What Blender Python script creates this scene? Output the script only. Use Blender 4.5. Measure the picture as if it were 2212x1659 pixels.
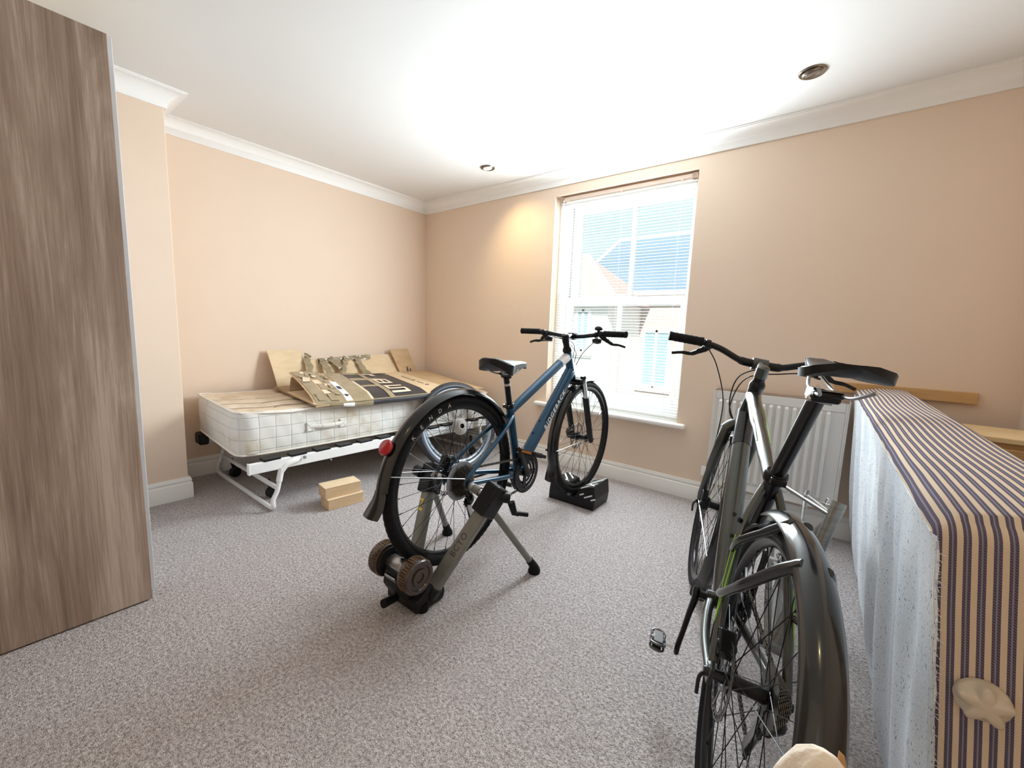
import bpy, math, random
from mathutils import Vector, Matrix
random.seed(7)
PI = math.pi
scene = bpy.context.scene
for o in list(bpy.data.objects):
    bpy.data.objects.remove(o)
COL = scene.collection

# ------------------------------------------------------------------ camera
CAM = Vector((3.2795, -2.7653, 1.0450))
YAW, PIT, ROLL, FPX = 2.2301, -0.1290, 0.0372, 888.7
cd = bpy.data.cameras.new('camera'); cam = bpy.data.objects.new('camera', cd); COL.objects.link(cam)
cd.sensor_fit = 'HORIZONTAL'; cd.sensor_width = 36.0; cd.lens = FPX / 2212.0 * 36.0
cd.clip_start = 0.02; cd.clip_end = 200
_d = Vector((math.cos(PIT)*math.cos(YAW), math.cos(PIT)*math.sin(YAW), math.sin(PIT)))
_r = _d.cross(Vector((0, 0, 1))).normalized(); _u = _r.cross(_d)
_r2 = _r*math.cos(ROLL) + _u*math.sin(ROLL); _u2 = -_r*math.sin(ROLL) + _u*math.cos(ROLL)
_m = Matrix((_r2, _u2, -_d)).transposed().to_4x4(); _m.translation = CAM
cam.matrix_world = _m
scene.camera = cam

# ------------------------------------------------------------------ exposure, sky, sun
vs = scene.view_settings
scene.display_settings.display_device = 'sRGB'
vs.view_transform = 'Standard'; vs.look = 'None'; vs.gamma = 1.0; vs.use_curve_mapping = False
vs.exposure = 0.0
scene.cycles.max_bounces = 14; scene.cycles.diffuse_bounces = 8; scene.cycles.transparent_max_bounces = 32
scene.cycles.caustics_reflective = False; scene.cycles.caustics_refractive = False
w = bpy.data.worlds.new('sky'); scene.world = w; w.use_nodes = True
bg = w.node_tree.nodes['Background']
bg.inputs[0].default_value = (0.78, 0.965, 0.99, 1); bg.inputs[1].default_value = 0.95
sl = bpy.data.lights.new('sun', 'SUN'); so = bpy.data.objects.new('sun', sl); COL.objects.link(so)
sl.energy = 8.5; sl.angle = math.radians(3); sl.color = (1.0, 0.95, 0.88)
so.rotation_euler = (math.radians(50), 0, math.radians(16)); so.location = (2, -4, 9)   # behind the house, falls on the houses opposite
for nm_, x_, y_, z_, sx_, sz_, e_ in (('window_daylight', 2.012, 0.022, 1.46, 0.97, 1.12, 46.0), ('window_daylight_open_sky', 2.22, 0.020, 1.62, 0.42, 0.55, 30.0), ('window_daylight_behind_blind', 2.012, 0.078, 1.27, 0.97, 1.5, 13.0)):   # sky light coming in at the window
    al = bpy.data.lights.new(nm_, 'AREA'); ao = bpy.data.objects.new(nm_, al); COL.objects.link(ao)
    al.shape = 'RECTANGLE'; al.size = sx_; al.size_y = sz_; al.energy = e_; al.color = (0.85, 0.945, 1.0)
    ao.location = (x_, y_, z_); ao.rotation_euler = (math.radians(-90), 0, 0)

# ------------------------------------------------------------------ materials
def mat(name, col, rough=0.6, metal=0.0, spec=None, coat=0.0, alpha=None, emit=None, estr=0.0):
    m = bpy.data.materials.new(name); m.use_nodes = True
    b = m.node_tree.nodes['Principled BSDF']
    b.inputs['Base Color'].default_value = (*col, 1); b.inputs['Roughness'].default_value = rough
    b.inputs['Metallic'].default_value = metal
    if spec is not None: b.inputs['Specular IOR Level'].default_value = spec
    if coat: b.inputs['Coat Weight'].default_value = coat; b.inputs['Coat Roughness'].default_value = 0.08
    if emit: b.inputs['Emission Color'].default_value = (*emit, 1); b.inputs['Emission Strength'].default_value = estr
    return m
def nd(m, t, **k):
    n = m.node_tree.nodes.new(t)
    for a, v in k.items():
        if a.startswith('i_'):
            n.inputs[a[2:].replace('_', ' ')].default_value = v
        else: setattr(n, a, v)
    return n
def lk(m, a, b): m.node_tree.links.new(a, b)
def bsdf(m): return m.node_tree.nodes['Principled BSDF']
def coords(m, scale=(1, 1, 1), kind='Object'):
    t = nd(m, 'ShaderNodeTexCoord'); p = nd(m, 'ShaderNodeMapping'); p.inputs['Scale'].default_value = scale
    lk(m, t.outputs[kind], p.inputs['Vector']); return p.outputs['Vector']
def ramp(m, fac, stops, interp='LINEAR'):
    r = nd(m, 'ShaderNodeValToRGB'); cr = r.color_ramp; cr.interpolation = interp
    while len(cr.elements) < len(stops): cr.elements.new(0.5)
    for e, (p, c) in zip(cr.elements, stops): e.position = p; e.color = (*c, 1)
    lk(m, fac, r.inputs['Fac']); return r.outputs['Color']
def noise(m, vec, scale, detail=4, rough=0.55, dist=0.0):
    n = nd(m, 'ShaderNodeTexNoise', i_Scale=scale, i_Detail=detail, i_Roughness=rough, i_Distortion=dist)
    lk(m, vec, n.inputs['Vector']); return n.outputs['Fac']
def bump(m, h, strength=0.3, dist=0.005):
    b = nd(m, 'ShaderNodeBump', i_Strength=strength, i_Distance=dist)
    lk(m, h, b.inputs['Height']); lk(m, b.outputs['Normal'], bsdf(m).inputs['Normal'])
def mixc(m, fac, a, b):
    x = nd(m, 'ShaderNodeMix', data_type='RGBA')
    for s, v in ((x.inputs[0], fac), (x.inputs[6], a), (x.inputs[7], b)):
        if hasattr(v, 'is_output'): lk(m, v, s)
        elif isinstance(v, tuple): s.default_value = (*v, 1)
        else: s.default_value = v
    return x.outputs[2]
def mth(m, op, a, b=0.0, c=0.0):
    x = nd(m, 'ShaderNodeMath', operation=op)
    for s, v in zip(x.inputs, (a, b, c)):
        if hasattr(v, 'is_output'): lk(m, v, s)
        else: s.default_value = v
    return x.outputs[0]
def sepxyz(m, v):
    s = nd(m, 'ShaderNodeSeparateXYZ'); lk(m, v, s.inputs[0]); return s.outputs
def noisy(name, c1, c2, scale, rough=0.7, bmp=0.2, bscale=None, stretch=(1, 1, 1), metal=0.0, detail=5, dist=0.003, spec=None):
    m = mat(name, c1, rough, metal, spec); v = coords(m, stretch)
    lk(m, ramp(m, noise(m, v, scale, detail), [(0.3, c1), (0.7, c2)]), bsdf(m).inputs['Base Color'])
    if bmp: bump(m, noise(m, v, bscale or scale, detail), bmp, dist)
    return m

M = {}
M['wall'] = noisy('peach_wall_paint', (0.745, 0.60, 0.475), (0.765, 0.615, 0.49), 3, 0.75, 0.05, 220)
M['ceil'] = noisy('ceiling_paint', (0.765, 0.775, 0.77), (0.785, 0.79, 0.785), 2, 0.8, 0.04, 200)
M['gloss_white'] = noisy('white_gloss_paint', (0.82, 0.81, 0.78), (0.85, 0.84, 0.81), 4, 0.35, 0.03, 40)
M['coving'] = noisy('coving_paint', (0.86, 0.86, 0.85), (0.88, 0.88, 0.87), 4, 0.7, 0.03, 90)
M['upvc'] = noisy('white_plastic', (0.84, 0.85, 0.85), (0.87, 0.87, 0.87), 6, 0.3, 0.02, 60)
# carpet: short twist pile
m = M['carpet'] = mat('carpet', (0.3, 0.26, 0.25), 0.95, spec=0.1)
v = coords(m)
n1 = noise(m, v, 105, 3, 0.75); n2 = noise(m, v, 300, 2, 0.6); n3 = noise(m, v, 2.2, 4, 0.6); n4 = noise(m, v, 24, 4, 0.65)
c = ramp(m, mth(m, 'ADD', mth(m, 'MULTIPLY', n1, 0.62), mth(m, 'MULTIPLY', n2, 0.38)),
         [(0.36, (0.19, 0.16, 0.158)), (0.47, (0.48, 0.435, 0.43)), (0.60, (0.83, 0.79, 0.785))])
c = mixc(m, mth(m, 'MULTIPLY', n3, 0.25), c, (0.43, 0.36, 0.34))
c = mixc(m, ramp(m, n4, [(0.45, (0, 0, 0)), (0.75, (0.22, 0.22, 0.22))]), c, (0.2, 0.165, 0.155))
lk(m, c, bsdf(m).inputs['Base Color'])
bump(m, mth(m, 'ADD', n1, mth(m, 'MULTIPLY', n2, 0.6)), 0.9, 0.012)
# wardrobe wood (grain runs up the door)
m = M['wood'] = mat('grey_brown_wood_foil', (0.3, 0.22, 0.17), 0.5)
v = coords(m, (1, 7.0, 0.55)); vf = coords(m, (1, 40, 0.9))
g1 = noise(m, v, 2.1, 5, 0.6, 0.9); g2 = noise(m, vf, 3.0, 6, 0.65, 1.2); g3 = noise(m, coords(m, (1, 3.2, 0.12)), 2.0, 2, 0.4)
gg = mth(m, 'ADD', mth(m, 'MULTIPLY', g1, 0.45), mth(m, 'ADD', mth(m, 'MULTIPLY', g2, 0.3), mth(m, 'MULTIPLY', g3, 0.35)))
lk(m, ramp(m, gg, [(0.39, (0.115, 0.077, 0.055)), (0.49, (0.225, 0.157, 0.115)), (0.57, (0.31, 0.228, 0.174)), (0.66, (0.46, 0.37, 0.305))]), bsdf(m).inputs['Base Color'])
bump(m, g2, 0.12, 0.002)
M['grey_trim'] = noisy('silver_grey_foil', (0.62, 0.61, 0.62), (0.66, 0.65, 0.66), 8, 0.45, 0.02)
M['pine'] = noisy('orange_pine', (0.47, 0.27, 0.105), (0.60, 0.37, 0.16), 4, 0.5, 0.05, stretch=(0.6, 6, 6))
M['pine_light'] = noisy('pale_pine', (0.72, 0.52, 0.27), (0.80, 0.60, 0.34), 4, 0.5, 0.05, stretch=(0.6, 6, 6))
# cardboard
def card(name, a, b):
    m = noisy(name, a, b, 9, 0.85, 0.12, 130, stretch=(1, 1, 4)); return m
M['card'] = card('cardboard', (0.50, 0.345, 0.195), (0.58, 0.415, 0.25))
M['card_light'] = card('pale_cardboard', (0.66, 0.50, 0.31), (0.74, 0.58, 0.385))
M['card_dark'] = card('worn_cardboard', (0.33, 0.22, 0.125), (0.43, 0.30, 0.18))
M['card_box'] = card('kraft_board', (0.56, 0.385, 0.22), (0.64, 0.46, 0.28))
M['card_black'] = noisy('black_print', (0.030, 0.028, 0.032), (0.045, 0.042, 0.045), 12, 0.45, 0.05, 90)
M['card_cream'] = noisy('cream_print', (0.72, 0.58, 0.42), (0.78, 0.64, 0.48), 12, 0.7, 0.05, 90)
M['tape'] = noisy('brown_packing_tape', (0.27, 0.215, 0.13), (0.37, 0.30, 0.19), 14, 0.16, 0.35, 26, dist=0.004)
M['label'] = noisy('white_label', (0.80, 0.82, 0.80), (0.86, 0.87, 0.86), 20, 0.6, 0.0)
M['ink'] = mat('ink', (0.04, 0.035, 0.05), 0.6)
# bed
m = M['ticking'] = mat('cream_mattress_cloth', (0.7, 0.66, 0.6), 0.9, spec=0.2)
v = coords(m)
st = ramp(m, noise(m, v, 3.4, 5, 0.6), [(0.40, (0.76, 0.75, 0.72)), (0.55, (0.73, 0.695, 0.63)), (0.70, (0.50, 0.39, 0.26))])
s = sepxyz(m, v); wv = mth(m, 'MULTIPLY', noise(m, v, 9, 2), 0.010)
def groove(c_, pitch, w_):
    d_ = mth(m, 'ABSOLUTE', mth(m, 'SUBTRACT', mth(m, 'FRACT', mth(m, 'MULTIPLY', mth(m, 'ADD', c_, wv), 1/pitch)), 0.5)); return ramp(m, d_, [(0.0, (0.25, 0.25, 0.25)), (w_*0.6, (0.75, 0.75, 0.75)), (w_*2, (1, 1, 1))])
gq = mth(m, 'MULTIPLY', groove(s[1], 0.083, 0.035), groove(s[2], 0.062, 0.035))
lk(m, mixc(m, mth(m, 'SUBTRACT', 1.0, gq), st, (0.62, 0.645, 0.65)), bsdf(m).inputs['Base Color']); bump(m, mth(m, 'ADD', gq, mth(m, 'MULTIPLY', noise(m, v, 300, 2), 0.1)), 0.6, 0.006)
m = M['ticking_top'] = mat('striped_mattress_cloth', (0.7, 0.6, 0.5), 0.9, spec=0.2)
v = coords(m); s = sepxyz(m, v)
wob = mth(m, 'ADD', s[0], mth(m, 'MULTIPLY', noise(m, v, 3.0, 3), 0.06))
fr = mth(m, 'FRACT', mth(m, 'MULTIPLY', wob, 6.5))
base = ramp(m, fr, [(0.0, (0.70, 0.58, 0.44)), (0.40, (0.76, 0.68, 0.57)), (0.50, (0.15, 0.09, 0.06)), (0.55, (0.66, 0.53, 0.38)), (0.60, (0.19, 0.12, 0.08)), (0.645, (0.68, 0.55, 0.40)), (0.71, (0.28, 0.19, 0.13)), (0.75, (0.70, 0.58, 0.44))], 'CONSTANT')
lk(m, mixc(m, ramp(m, noise(m, v, 4, 4), [(0.5, (0, 0, 0)), (0.75, (0.55, 0.55, 0.55))]), base, (0.42, 0.29, 0.17)), bsdf(m).inputs['Base Color'])
bump(m, noise(m, v, 240, 2), 0.2, 0.002)
M['piping'] = noisy('mattress_piping', (0.70, 0.64, 0.55), (0.80, 0.76, 0.70), 10, 0.8, 0.1, 80)
M['white_metal'] = noisy('white_powder_coat', (0.82, 0.83, 0.82), (0.86, 0.86, 0.85), 5, 0.35, 0.02, 80)
M['black_plastic'] = noisy('black_plastic', (0.006, 0.006, 0.0075), (0.011, 0.0105, 0.012), 30, 0.40, 0.06, 120, spec=0.25)
M['black_satin'] = noisy('black_satin', (0.004, 0.004, 0.005), (0.008, 0.008, 0.009), 30, 0.24, 0.02, 60, spec=0.32)
M['rubber'] = noisy('black_rubber', (0.005, 0.005, 0.006), (0.010, 0.010, 0.0115), 50, 0.62, 0.1, 160, spec=0.14)
M['rubber_grey'] = noisy('grey_rubber', (0.016, 0.018, 0.024), (0.030, 0.033, 0.042), 40, 0.5, 0.1, 160)
M['chrome'] = noisy('bright_metal', (0.66, 0.67, 0.68), (0.74, 0.75, 0.76), 20, 0.22, 0.0, metal=1.0)
M['steel'] = noisy('steel', (0.42, 0.42, 0.43), (0.52, 0.52, 0.53), 30, 0.34, 0.03, 90, metal=1.0)
M['alloy'] = noisy('rim_alloy', (0.22, 0.25, 0.30), (0.29, 0.32, 0.37), 20, 0.38, 0.0, metal=0.85)
M['dark_metal'] = noisy('dark_metal', (0.016, 0.016, 0.018), (0.034, 0.034, 0.036), 30, 0.3, 0.02, 80, metal=0.8)
M['chain'] = noisy('chain_steel', (0.10, 0.095, 0.08), (0.2, 0.19, 0.165), 60, 0.35, 0.0, metal=0.9)
M['blue'] = mat('teal_blue_frame_paint', (0.005, 0.058, 0.125), 0.3, 0.2, coat=0.25)
M['grey_decal'] = mat('pale_grey_decal', (0.50, 0.47, 0.46), 0.4)
M['white_print'] = mat('white_print', (0.8, 0.82, 0.84), 0.5)
M['gun'] = mat('gunmetal_frame_paint', (0.074, 0.077, 0.069), 0.3, 0.75, coat=0.5)
M['gun_dark'] = mat('charcoal_frame_paint', (0.010, 0.010, 0.011), 0.28, 0.4, coat=0.5)
M['green'] = mat('lime_green_line', (0.26, 0.55, 0.06), 0.4)
M['fender_grey'] = mat('charcoal_mudguard_plastic', (0.014, 0.016, 0.017), 0.2, 0.0, coat=0.4)
M['fender_black'] = mat('black_mudguard_plastic', (0.006, 0.006, 0.0065), 0.2, 0.0, coat=0.3)
M['red'] = mat('red_reflector', (0.42, 0.005, 0.012), 0.2, coat=0.5)
M['amber'] = mat('amber_reflector', (0.42, 0.17, 0.035), 0.25, coat=0.4)
M['saddle'] = noisy('saddle_vinyl', (0.016, 0.018, 0.020), (0.024, 0.027, 0.030), 40, 0.38, 0.1, 200, spec=0.25)
M['saddle_top'] = noisy('grey_saddle_vinyl', (0.20, 0.25, 0.27), (0.25, 0.30, 0.32), 40, 0.42, 0.1, 200)
M['trainer_grey'] = noisy('grey_enamel', (0.185, 0.185, 0.165), (0.215, 0.215, 0.195), 30, 0.42, 0.03, 120, metal=0.45)
m = M['amber_shell'] = mat('smoky_amber_shell', (0.040, 0.021, 0.014), 0.22, coat=0.4)
M['amber_fin'] = noisy('copper_fins', (0.045, 0.024, 0.014), (0.26, 0.15, 0.065), 60, 0.35, 0.0, metal=0.5)
M['yellow'] = mat('yellow_sticker', (0.75, 0.58, 0.05), 0.5)
M['raw'] = noisy('brushed_bare_metal', (0.22, 0.215, 0.20), (0.31, 0.30, 0.28), 12, 0.42, 0.06, 120, stretch=(1, 1, 8), metal=0.95)
M['radiator'] = noisy('radiator_enamel', (0.70, 0.685, 0.655), (0.74, 0.725, 0.695), 6, 0.38, 0.02, 60)
M['rust'] = noisy('bronze_grille', (0.33, 0.235, 0.18), (0.45, 0.34, 0.27), 20, 0.5, 0.02)
# divan cloth
def stripes(name):
    m = mat(name, (0.6, 0.5, 0.4), 0.92, spec=0.15); v = coords(m); s = sepxyz(m, v)
    x = mth(m, 'ADD', mth(m, 'ADD', s[0], 0.0042), mth(m, 'MULTIPLY', noise(m, coords(m), 5, 2), 0.0022))
    ph = mth(m, 'FRACT', mth(m, 'MULTIPLY', x, 74.0))
    along = mth(m, 'ADD', s[1], s[2])
    A = lambda p, cc: (p, cc)
    cream = (0.72, 0.585, 0.44); navy = (0.050, 0.048, 0.115); pale = (0.40, 0.37, 0.42)
    col = ramp(m, ph, [A(0.0, cream), A(0.44, navy), A(0.665, pale), A(0.700, navy), A(0.730, pale), A(0.765, navy)], 'CONSTANT')
    he = mth(m, 'FRACT', mth(m, 'ADD', mth(m, 'MULTIPLY', along, 260), mth(m, 'MULTIPLY', ph, 2.2)))
    inb = mth(m, 'GREATER_THAN', ph, 0.44)
    hm = mth(m, 'MULTIPLY', inb, mth(m, 'GREATER_THAN', he, 0.62))
    col = mixc(m, mth(m, 'MULTIPLY', hm, 0.45), col, (0.30, 0.255, 0.27))
    col = mixc(m, mth(m, 'MULTIPLY', noise(m, coords(m), 700, 2), 0.18), col, (0.3, 0.24, 0.2))
    lk(m, col, bsdf(m).inputs['Base Color']); bump(m, noise(m, coords(m), 900, 2), 0.35, 0.002); return m
M['divan_stripe'] = stripes('navy_and_cream_striped_cloth')
m = M['divan_under'] = mat('pale_flecked_dust_cloth', (0.7, 0.75, 0.8), 0.95, spec=0.1)
v = coords(m); vs_ = coords(m, (1, 1, 0.45)); s = sepxyz(m, v)
sp = nd(m, 'ShaderNodeTexVoronoi', i_Scale=210.0, i_Randomness=1.0); lk(m, vs_, sp.inputs['Vector'])
fleck = mth(m, 'LESS_THAN', mth(m, 'ADD', sp.outputs['Distance'], mth(m, 'MULTIPLY', noise(m, v, 45, 3), 0.75)), 0.545)
ln = mth(m, 'FRACT', mth(m, 'MULTIPLY', mth(m, 'ADD', s[1], mth(m, 'MULTIPLY', noise(m, coords(m, (1, 1, 0.3)), 7, 2), 0.01)), 330))
lin = mth(m, 'MULTIPLY', mth(m, 'LESS_THAN', ln, 0.5), ramp(m, noise(m, coords(m, (1, 1, 0.35)), 3.2, 2), [(0.40, (0, 0, 0)), (0.56, (1, 1, 1))]))
base = ramp(m, noise(m, v, 260, 3, 0.7), [(0.3, (0.66, 0.715, 0.765)), (0.65, (0.86, 0.89, 0.92))])
base = mixc(m, mth(m, 'MULTIPLY', lin, 0.7), base, (0.36, 0.42, 0.53))
stain = ramp(m, noise(m, coords(m, (1, 2.2, 0.8)), 2.6, 3), [(0.56, (0, 0, 0)), (0.75, (0.6, 0.6, 0.6))])
base = mixc(m, stain, base, (0.50, 0.48, 0.48))
lk(m, mixc(m, mth(m, 'MULTIPLY', fleck, 0.85), base, (0.07, 0.09, 0.13)), bsdf(m).inputs['Base Color'])
bump(m, noise(m, v, 500, 2), 0.3, 0.002)
M['glide'] = noisy('cream_plastic', (0.55, 0.475, 0.375), (0.62, 0.54, 0.435), 18, 0.45, 0.05, 50)
M['fluff'] = noisy('cream_fleece', (0.78, 0.69, 0.58), (0.88, 0.81, 0.71), 14, 0.95, 0.6, 160)
M['tan_leather'] = noisy('tan_leather', (0.40, 0.225, 0.10), (0.52, 0.32, 0.16), 14, 0.6, 0.1, 90)
# glass that lets light straight through with a weak reflection
m = M['glass'] = bpy.data.materials.new('window_glass'); m.use_nodes = True
nt = m.node_tree; nt.nodes.clear()
out = nt.nodes.new('ShaderNodeOutputMaterial'); mx = nt.nodes.new('ShaderNodeMixShader'); tr = nt.nodes.new('ShaderNodeBsdfTransparent'); gl = nt.nodes.new('ShaderNodeBsdfGlossy')
tr.inputs[0].default_value = (0.97, 0.99, 0.985, 1); gl.inputs['Roughness'].default_value = 0.02; mx.inputs[0].default_value = 0.05
nt.links.new(tr.outputs[0], mx.inputs[1]); nt.links.new(gl.outputs[0], mx.inputs[2]); nt.links.new(mx.outputs[0], out.inputs[0])
# blind slats, thin white enamel that lets a little light through
m = M['slat'] = bpy.data.materials.new('white_blind_slat'); m.use_nodes = True
b = bsdf(m); b.inputs['Base Color'].default_value = (0.86, 0.88, 0.87, 1); b.inputs['Roughness'].default_value = 0.4
M['beige_rail'] = noisy('beige_blind_rail', (0.62, 0.50, 0.42), (0.66, 0.54, 0.46), 8, 0.5, 0.0)
M['cord'] = mat('white_cord', (0.74, 0.76, 0.76), 0.7)
# outside
M['slate'] = noisy('roof_slate', (0.125, 0.19, 0.27), (0.17, 0.245, 0.33), 30, 0.6, 0.3, 40)
M['tile'] = noisy('red_roof_tile', (0.40, 0.27, 0.24), (0.52, 0.38, 0.34), 25, 0.7, 0.3, 40)
M['ridge'] = noisy('ridge_mortar', (0.62, 0.60, 0.58), (0.72, 0.70, 0.68), 20, 0.8, 0.1)
m = M['brick'] = mat('red_brick', (0.45, 0.28, 0.24), 0.85)
bt = nd(m, 'ShaderNodeTexBrick', i_Scale=1.0, offset=0.5); bt.inputs['Brick Width'].default_value = 0.225; bt.inputs['Row Height'].default_value = 0.075; bt.inputs['Mortar Size'].default_value = 0.008
bt.inputs['Color1'].default_value = (0.60, 0.45, 0.40, 1); bt.inputs['Color2'].default_value = (0.52, 0.38, 0.34, 1); bt.inputs['Mortar'].default_value = (0.55, 0.52, 0.48, 1)
t = nd(m, 'ShaderNodeTexCoord'); mp = nd(m, 'ShaderNodeMapping'); mp.inputs['Rotation'].default_value = (PI/2, 0, 0)
lk(m, t.outputs['Object'], mp.inputs['Vector']); lk(m, mp.outputs[0], bt.inputs['Vector']); lk(m, bt.outputs['Color'], bsdf(m).inputs['Base Color'])
M['render'] = noisy('cream_render', (0.74, 0.73, 0.70), (0.80, 0.79, 0.76), 6, 0.9, 0.1, 60)
M['far_glass'] = mat('pale_window_glass', (0.25, 0.37, 0.42), 0.1)
M['asphalt'] = noisy('street', (0.30, 0.30, 0.30), (0.36, 0.36, 0.36), 8, 0.9, 0.1, 60)

# ------------------------------------------------------------------ mesh helpers
class MB:
    def __init__(s): s.v = []; s.f = []
    def add(s, vs, fs):
        o = len(s.v); s.v += [Vector(p) for p in vs]; s.f += [tuple(i + o for i in f) for f in fs]; return s
    def xf(s, M4):
        s.v = [M4 @ p for p in s.v]; return s
    def box(s, lo, hi):
        (a, b, c), (d, e, f) = lo, hi
        return s.add([(a, b, c), (d, b, c), (d, e, c), (a, e, c), (a, b, f), (d, b, f), (d, e, f), (a, e, f)],
                     [(0, 3, 2, 1), (4, 5, 6, 7), (0, 1, 5, 4), (1, 2, 6, 5), (2, 3, 7, 6), (3, 0, 4, 7)])
    def obox(s, c, size, rot=None):
        m = MB().box([-x/2 for x in size], [x/2 for x in size]); c = Vector(c)
        R = rot if rot is not None else Matrix.Identity(3)
        return s.add([R @ p + c for p in m.v], m.f)
    def beam(s, a, b, wx, wz, up=(0, 0, 1)):            # rectangular bar from a to b
        a, b = Vector(a), Vector(b); t = (b - a).normalized(); x = t.cross(Vector(up)).normalized(); z = x.cross(t)
        vs = [p + sx*x*wx/2 + sz*z*wz/2 for p in (a, b) for sx, sz in ((-1, -1), (1, -1), (1, 1), (-1, 1))]
        return s.add(vs, [(0, 1, 2, 3), (7, 6, 5, 4), (0, 4, 5, 1), (1, 5, 6, 2), (2, 6, 7, 3), (3, 7, 4, 0)])
    def tube(s, path, r, seg=10, caps=True, flat=1.0, up=None):
        P = [Vector(p) for p in path]; n = len(P); rs = r if isinstance(r, (list, tuple)) else [r]*n
        T = [((P[min(i+1, n-1)] - P[max(i-1, 0)]).normalized()) for i in range(n)]
        u = Vector(up) if up else (Vector((0, 0, 1)) if abs(T[0].z) < 0.9 else Vector((1, 0, 0)))
        a = (u - T[0]*u.dot(T[0])).normalized(); vs = []; fs = []
        for i in range(n):
            if i: a = (a - T[i]*a.dot(T[i])).normalized()
            b = T[i].cross(a)
            for k in range(seg):
                th = 2*PI*k/seg; vs.append(P[i] + rs[i]*(math.cos(th)*a + flat*math.sin(th)*b))
        for i in range(n-1):
            for k in range(seg):
                k2 = (k+1) % seg; fs.append((i*seg+k, i*seg+k2, (i+1)*seg+k2, (i+1)*seg+k))
        if caps: fs.append(tuple(range(seg-1, -1, -1))); fs.append(tuple((n-1)*seg+k for k in range(seg)))
        return s.add(vs, fs)
    def lathe(s, prof, c=(0, 0, 0), ax=(0, 1, 0), seg=24, caps=True):   # prof: (along axis, radius)
        c, ax = Vector(c), Vector(ax).normalized(); u = Vector((0, 0, 1)) if abs(ax.z) < 0.9 else Vector((1, 0, 0))
        a = (u - ax*u.dot(ax)).normalized(); b = ax.cross(a); vs = []; fs = []; n = len(prof)
        for h, r in prof:
            for k in range(seg):
                th = 2*PI*k/seg; vs.append(c + ax*h + r*(math.cos(th)*a + math.sin(th)*b))
        for i in range(n-1):
            for k in range(seg):
                k2 = (k+1) % seg; fs.append((i*seg+k, i*seg+k2, (i+1)*seg+k2, (i+1)*seg+k))
        if caps: fs.append(tuple(range(seg-1, -1, -1))); fs.append(tuple((n-1)*seg+k for k in range(seg)))
        return s.add(vs, fs)
    def ring(s, prof, c=(0, 0, 0), seg=96, a0=0, a1=2*PI, closed_prof=True, rmod=None):   # ring about Y: prof (radius, y); angle from +X up to +Z
        full = abs(a1 - a0 - 2*PI) < 1e-6; n = seg if full else seg+1; k = len(prof); vs = []; fs = []; c = Vector(c)
        for i in range(n):
            th = a0 + (a1 - a0)*i/seg
            for j, (r, y) in enumerate(prof):
                rr = r + (rmod(i, j) if rmod else 0); vs.append(c + Vector((rr*math.cos(th), y, rr*math.sin(th))))
        m = k if closed_prof else k-1
        for i in range(seg):
            i2 = (i+1) % n
            for j in range(m):
                j2 = (j+1) % k; fs.append((i*k+j, i2*k+j, i2*k+j2, i*k+j2))
        if not full and closed_prof:
            fs.append(tuple(range(k))); fs.append(tuple((n-1)*k+j for j in range(k-1, -1, -1)))
        return s.add(vs, fs)
    def prism(s, poly, d, M4=None):                     # poly in XZ, thickness d along Y centred
        n = len(poly); vs = [Vector((x, -d/2, z)) for x, z in poly] + [Vector((x, d/2, z)) for x, z in poly]
        if M4: vs = [M4 @ p for p in vs]
        return s.add(vs, [tuple(range(n)), tuple(range(2*n-1, n-1, -1))] + [(i, i+n, (i+1) % n + n, (i+1) % n) for i in range(n)])
    def sheet(s, grid, th, n=None):                     # grid of points -> solid sheet of thickness th
        R, Cn = len(grid), len(grid[0]); G = [[Vector(p) for p in r] for r in grid]; top = []; bot = []
        for i in range(R):
            for j in range(Cn):
                du = G[min(i+1, R-1)][j] - G[max(i-1, 0)][j]; dv = G[i][min(j+1, Cn-1)] - G[i][max(j-1, 0)]
                nn = du.cross(dv); nn = nn.normalized() if nn.length > 1e-9 else Vector((0, 0, 1))
                top.append(G[i][j] + nn*th/2); bot.append(G[i][j] - nn*th/2)
        N = R*Cn; fs = []; I = lambda i, j: i*Cn+j
        for i in range(R-1):
            for j in range(Cn-1):
                q = (I(i, j), I(i+1, j), I(i+1, j+1), I(i, j+1)); fs.append(q); fs.append(tuple(N+a for a in reversed(q)))
        edge = [I(i, 0) for i in range(R)] + [I(R-1, j) for j in range(1, Cn)] + [I(i, Cn-1) for i in range(R-2, -1, -1)] + [I(0, j) for j in range(Cn-2, 0, -1)]
        for a, b in zip(edge, edge[1:] + edge[:1]): fs.append((b, a, a+N, b+N))
        return s.add(top + bot, fs)

def obj(name, mb, m, parent=None, smooth=True, bevel=0.0, seg=2, sub=0, autos=40):
    me = bpy.data.meshes.new(name); me.from_pydata([tuple(p) for p in mb.v], [], mb.f); me.update()
    import bmesh
    bm = bmesh.new(); bm.from_mesh(me); bmesh.ops.recalc_face_normals(bm, faces=bm.faces); bm.to_mesh(me); bm.free()
    me.materials.append(M[m] if isinstance(m, str) else m)
    o = bpy.data.objects.new(name, me); COL.objects.link(o)
    if parent: o.parent = parent
    if bevel:
        b = o.modifiers.new('bevel', 'BEVEL'); b.width = bevel; b.segments = seg; b.limit_method = 'ANGLE'; b.angle_limit = math.radians(35); b.harden_normals = False
    if sub:
        q = o.modifiers.new('sub', 'SUBSURF'); q.levels = sub; q.render_levels = sub
    if smooth:
        for p in me.polygons: p.use_smooth = True
        me.set_sharp_from_angle(angle=math.radians(autos))
    return o
def tag(o, label=None, cat=None, group=None, kind=None):
    for k, v in (('label', label), ('category', cat), ('group', group), ('kind', kind)):
        if v: o[k] = v
    return o
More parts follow.
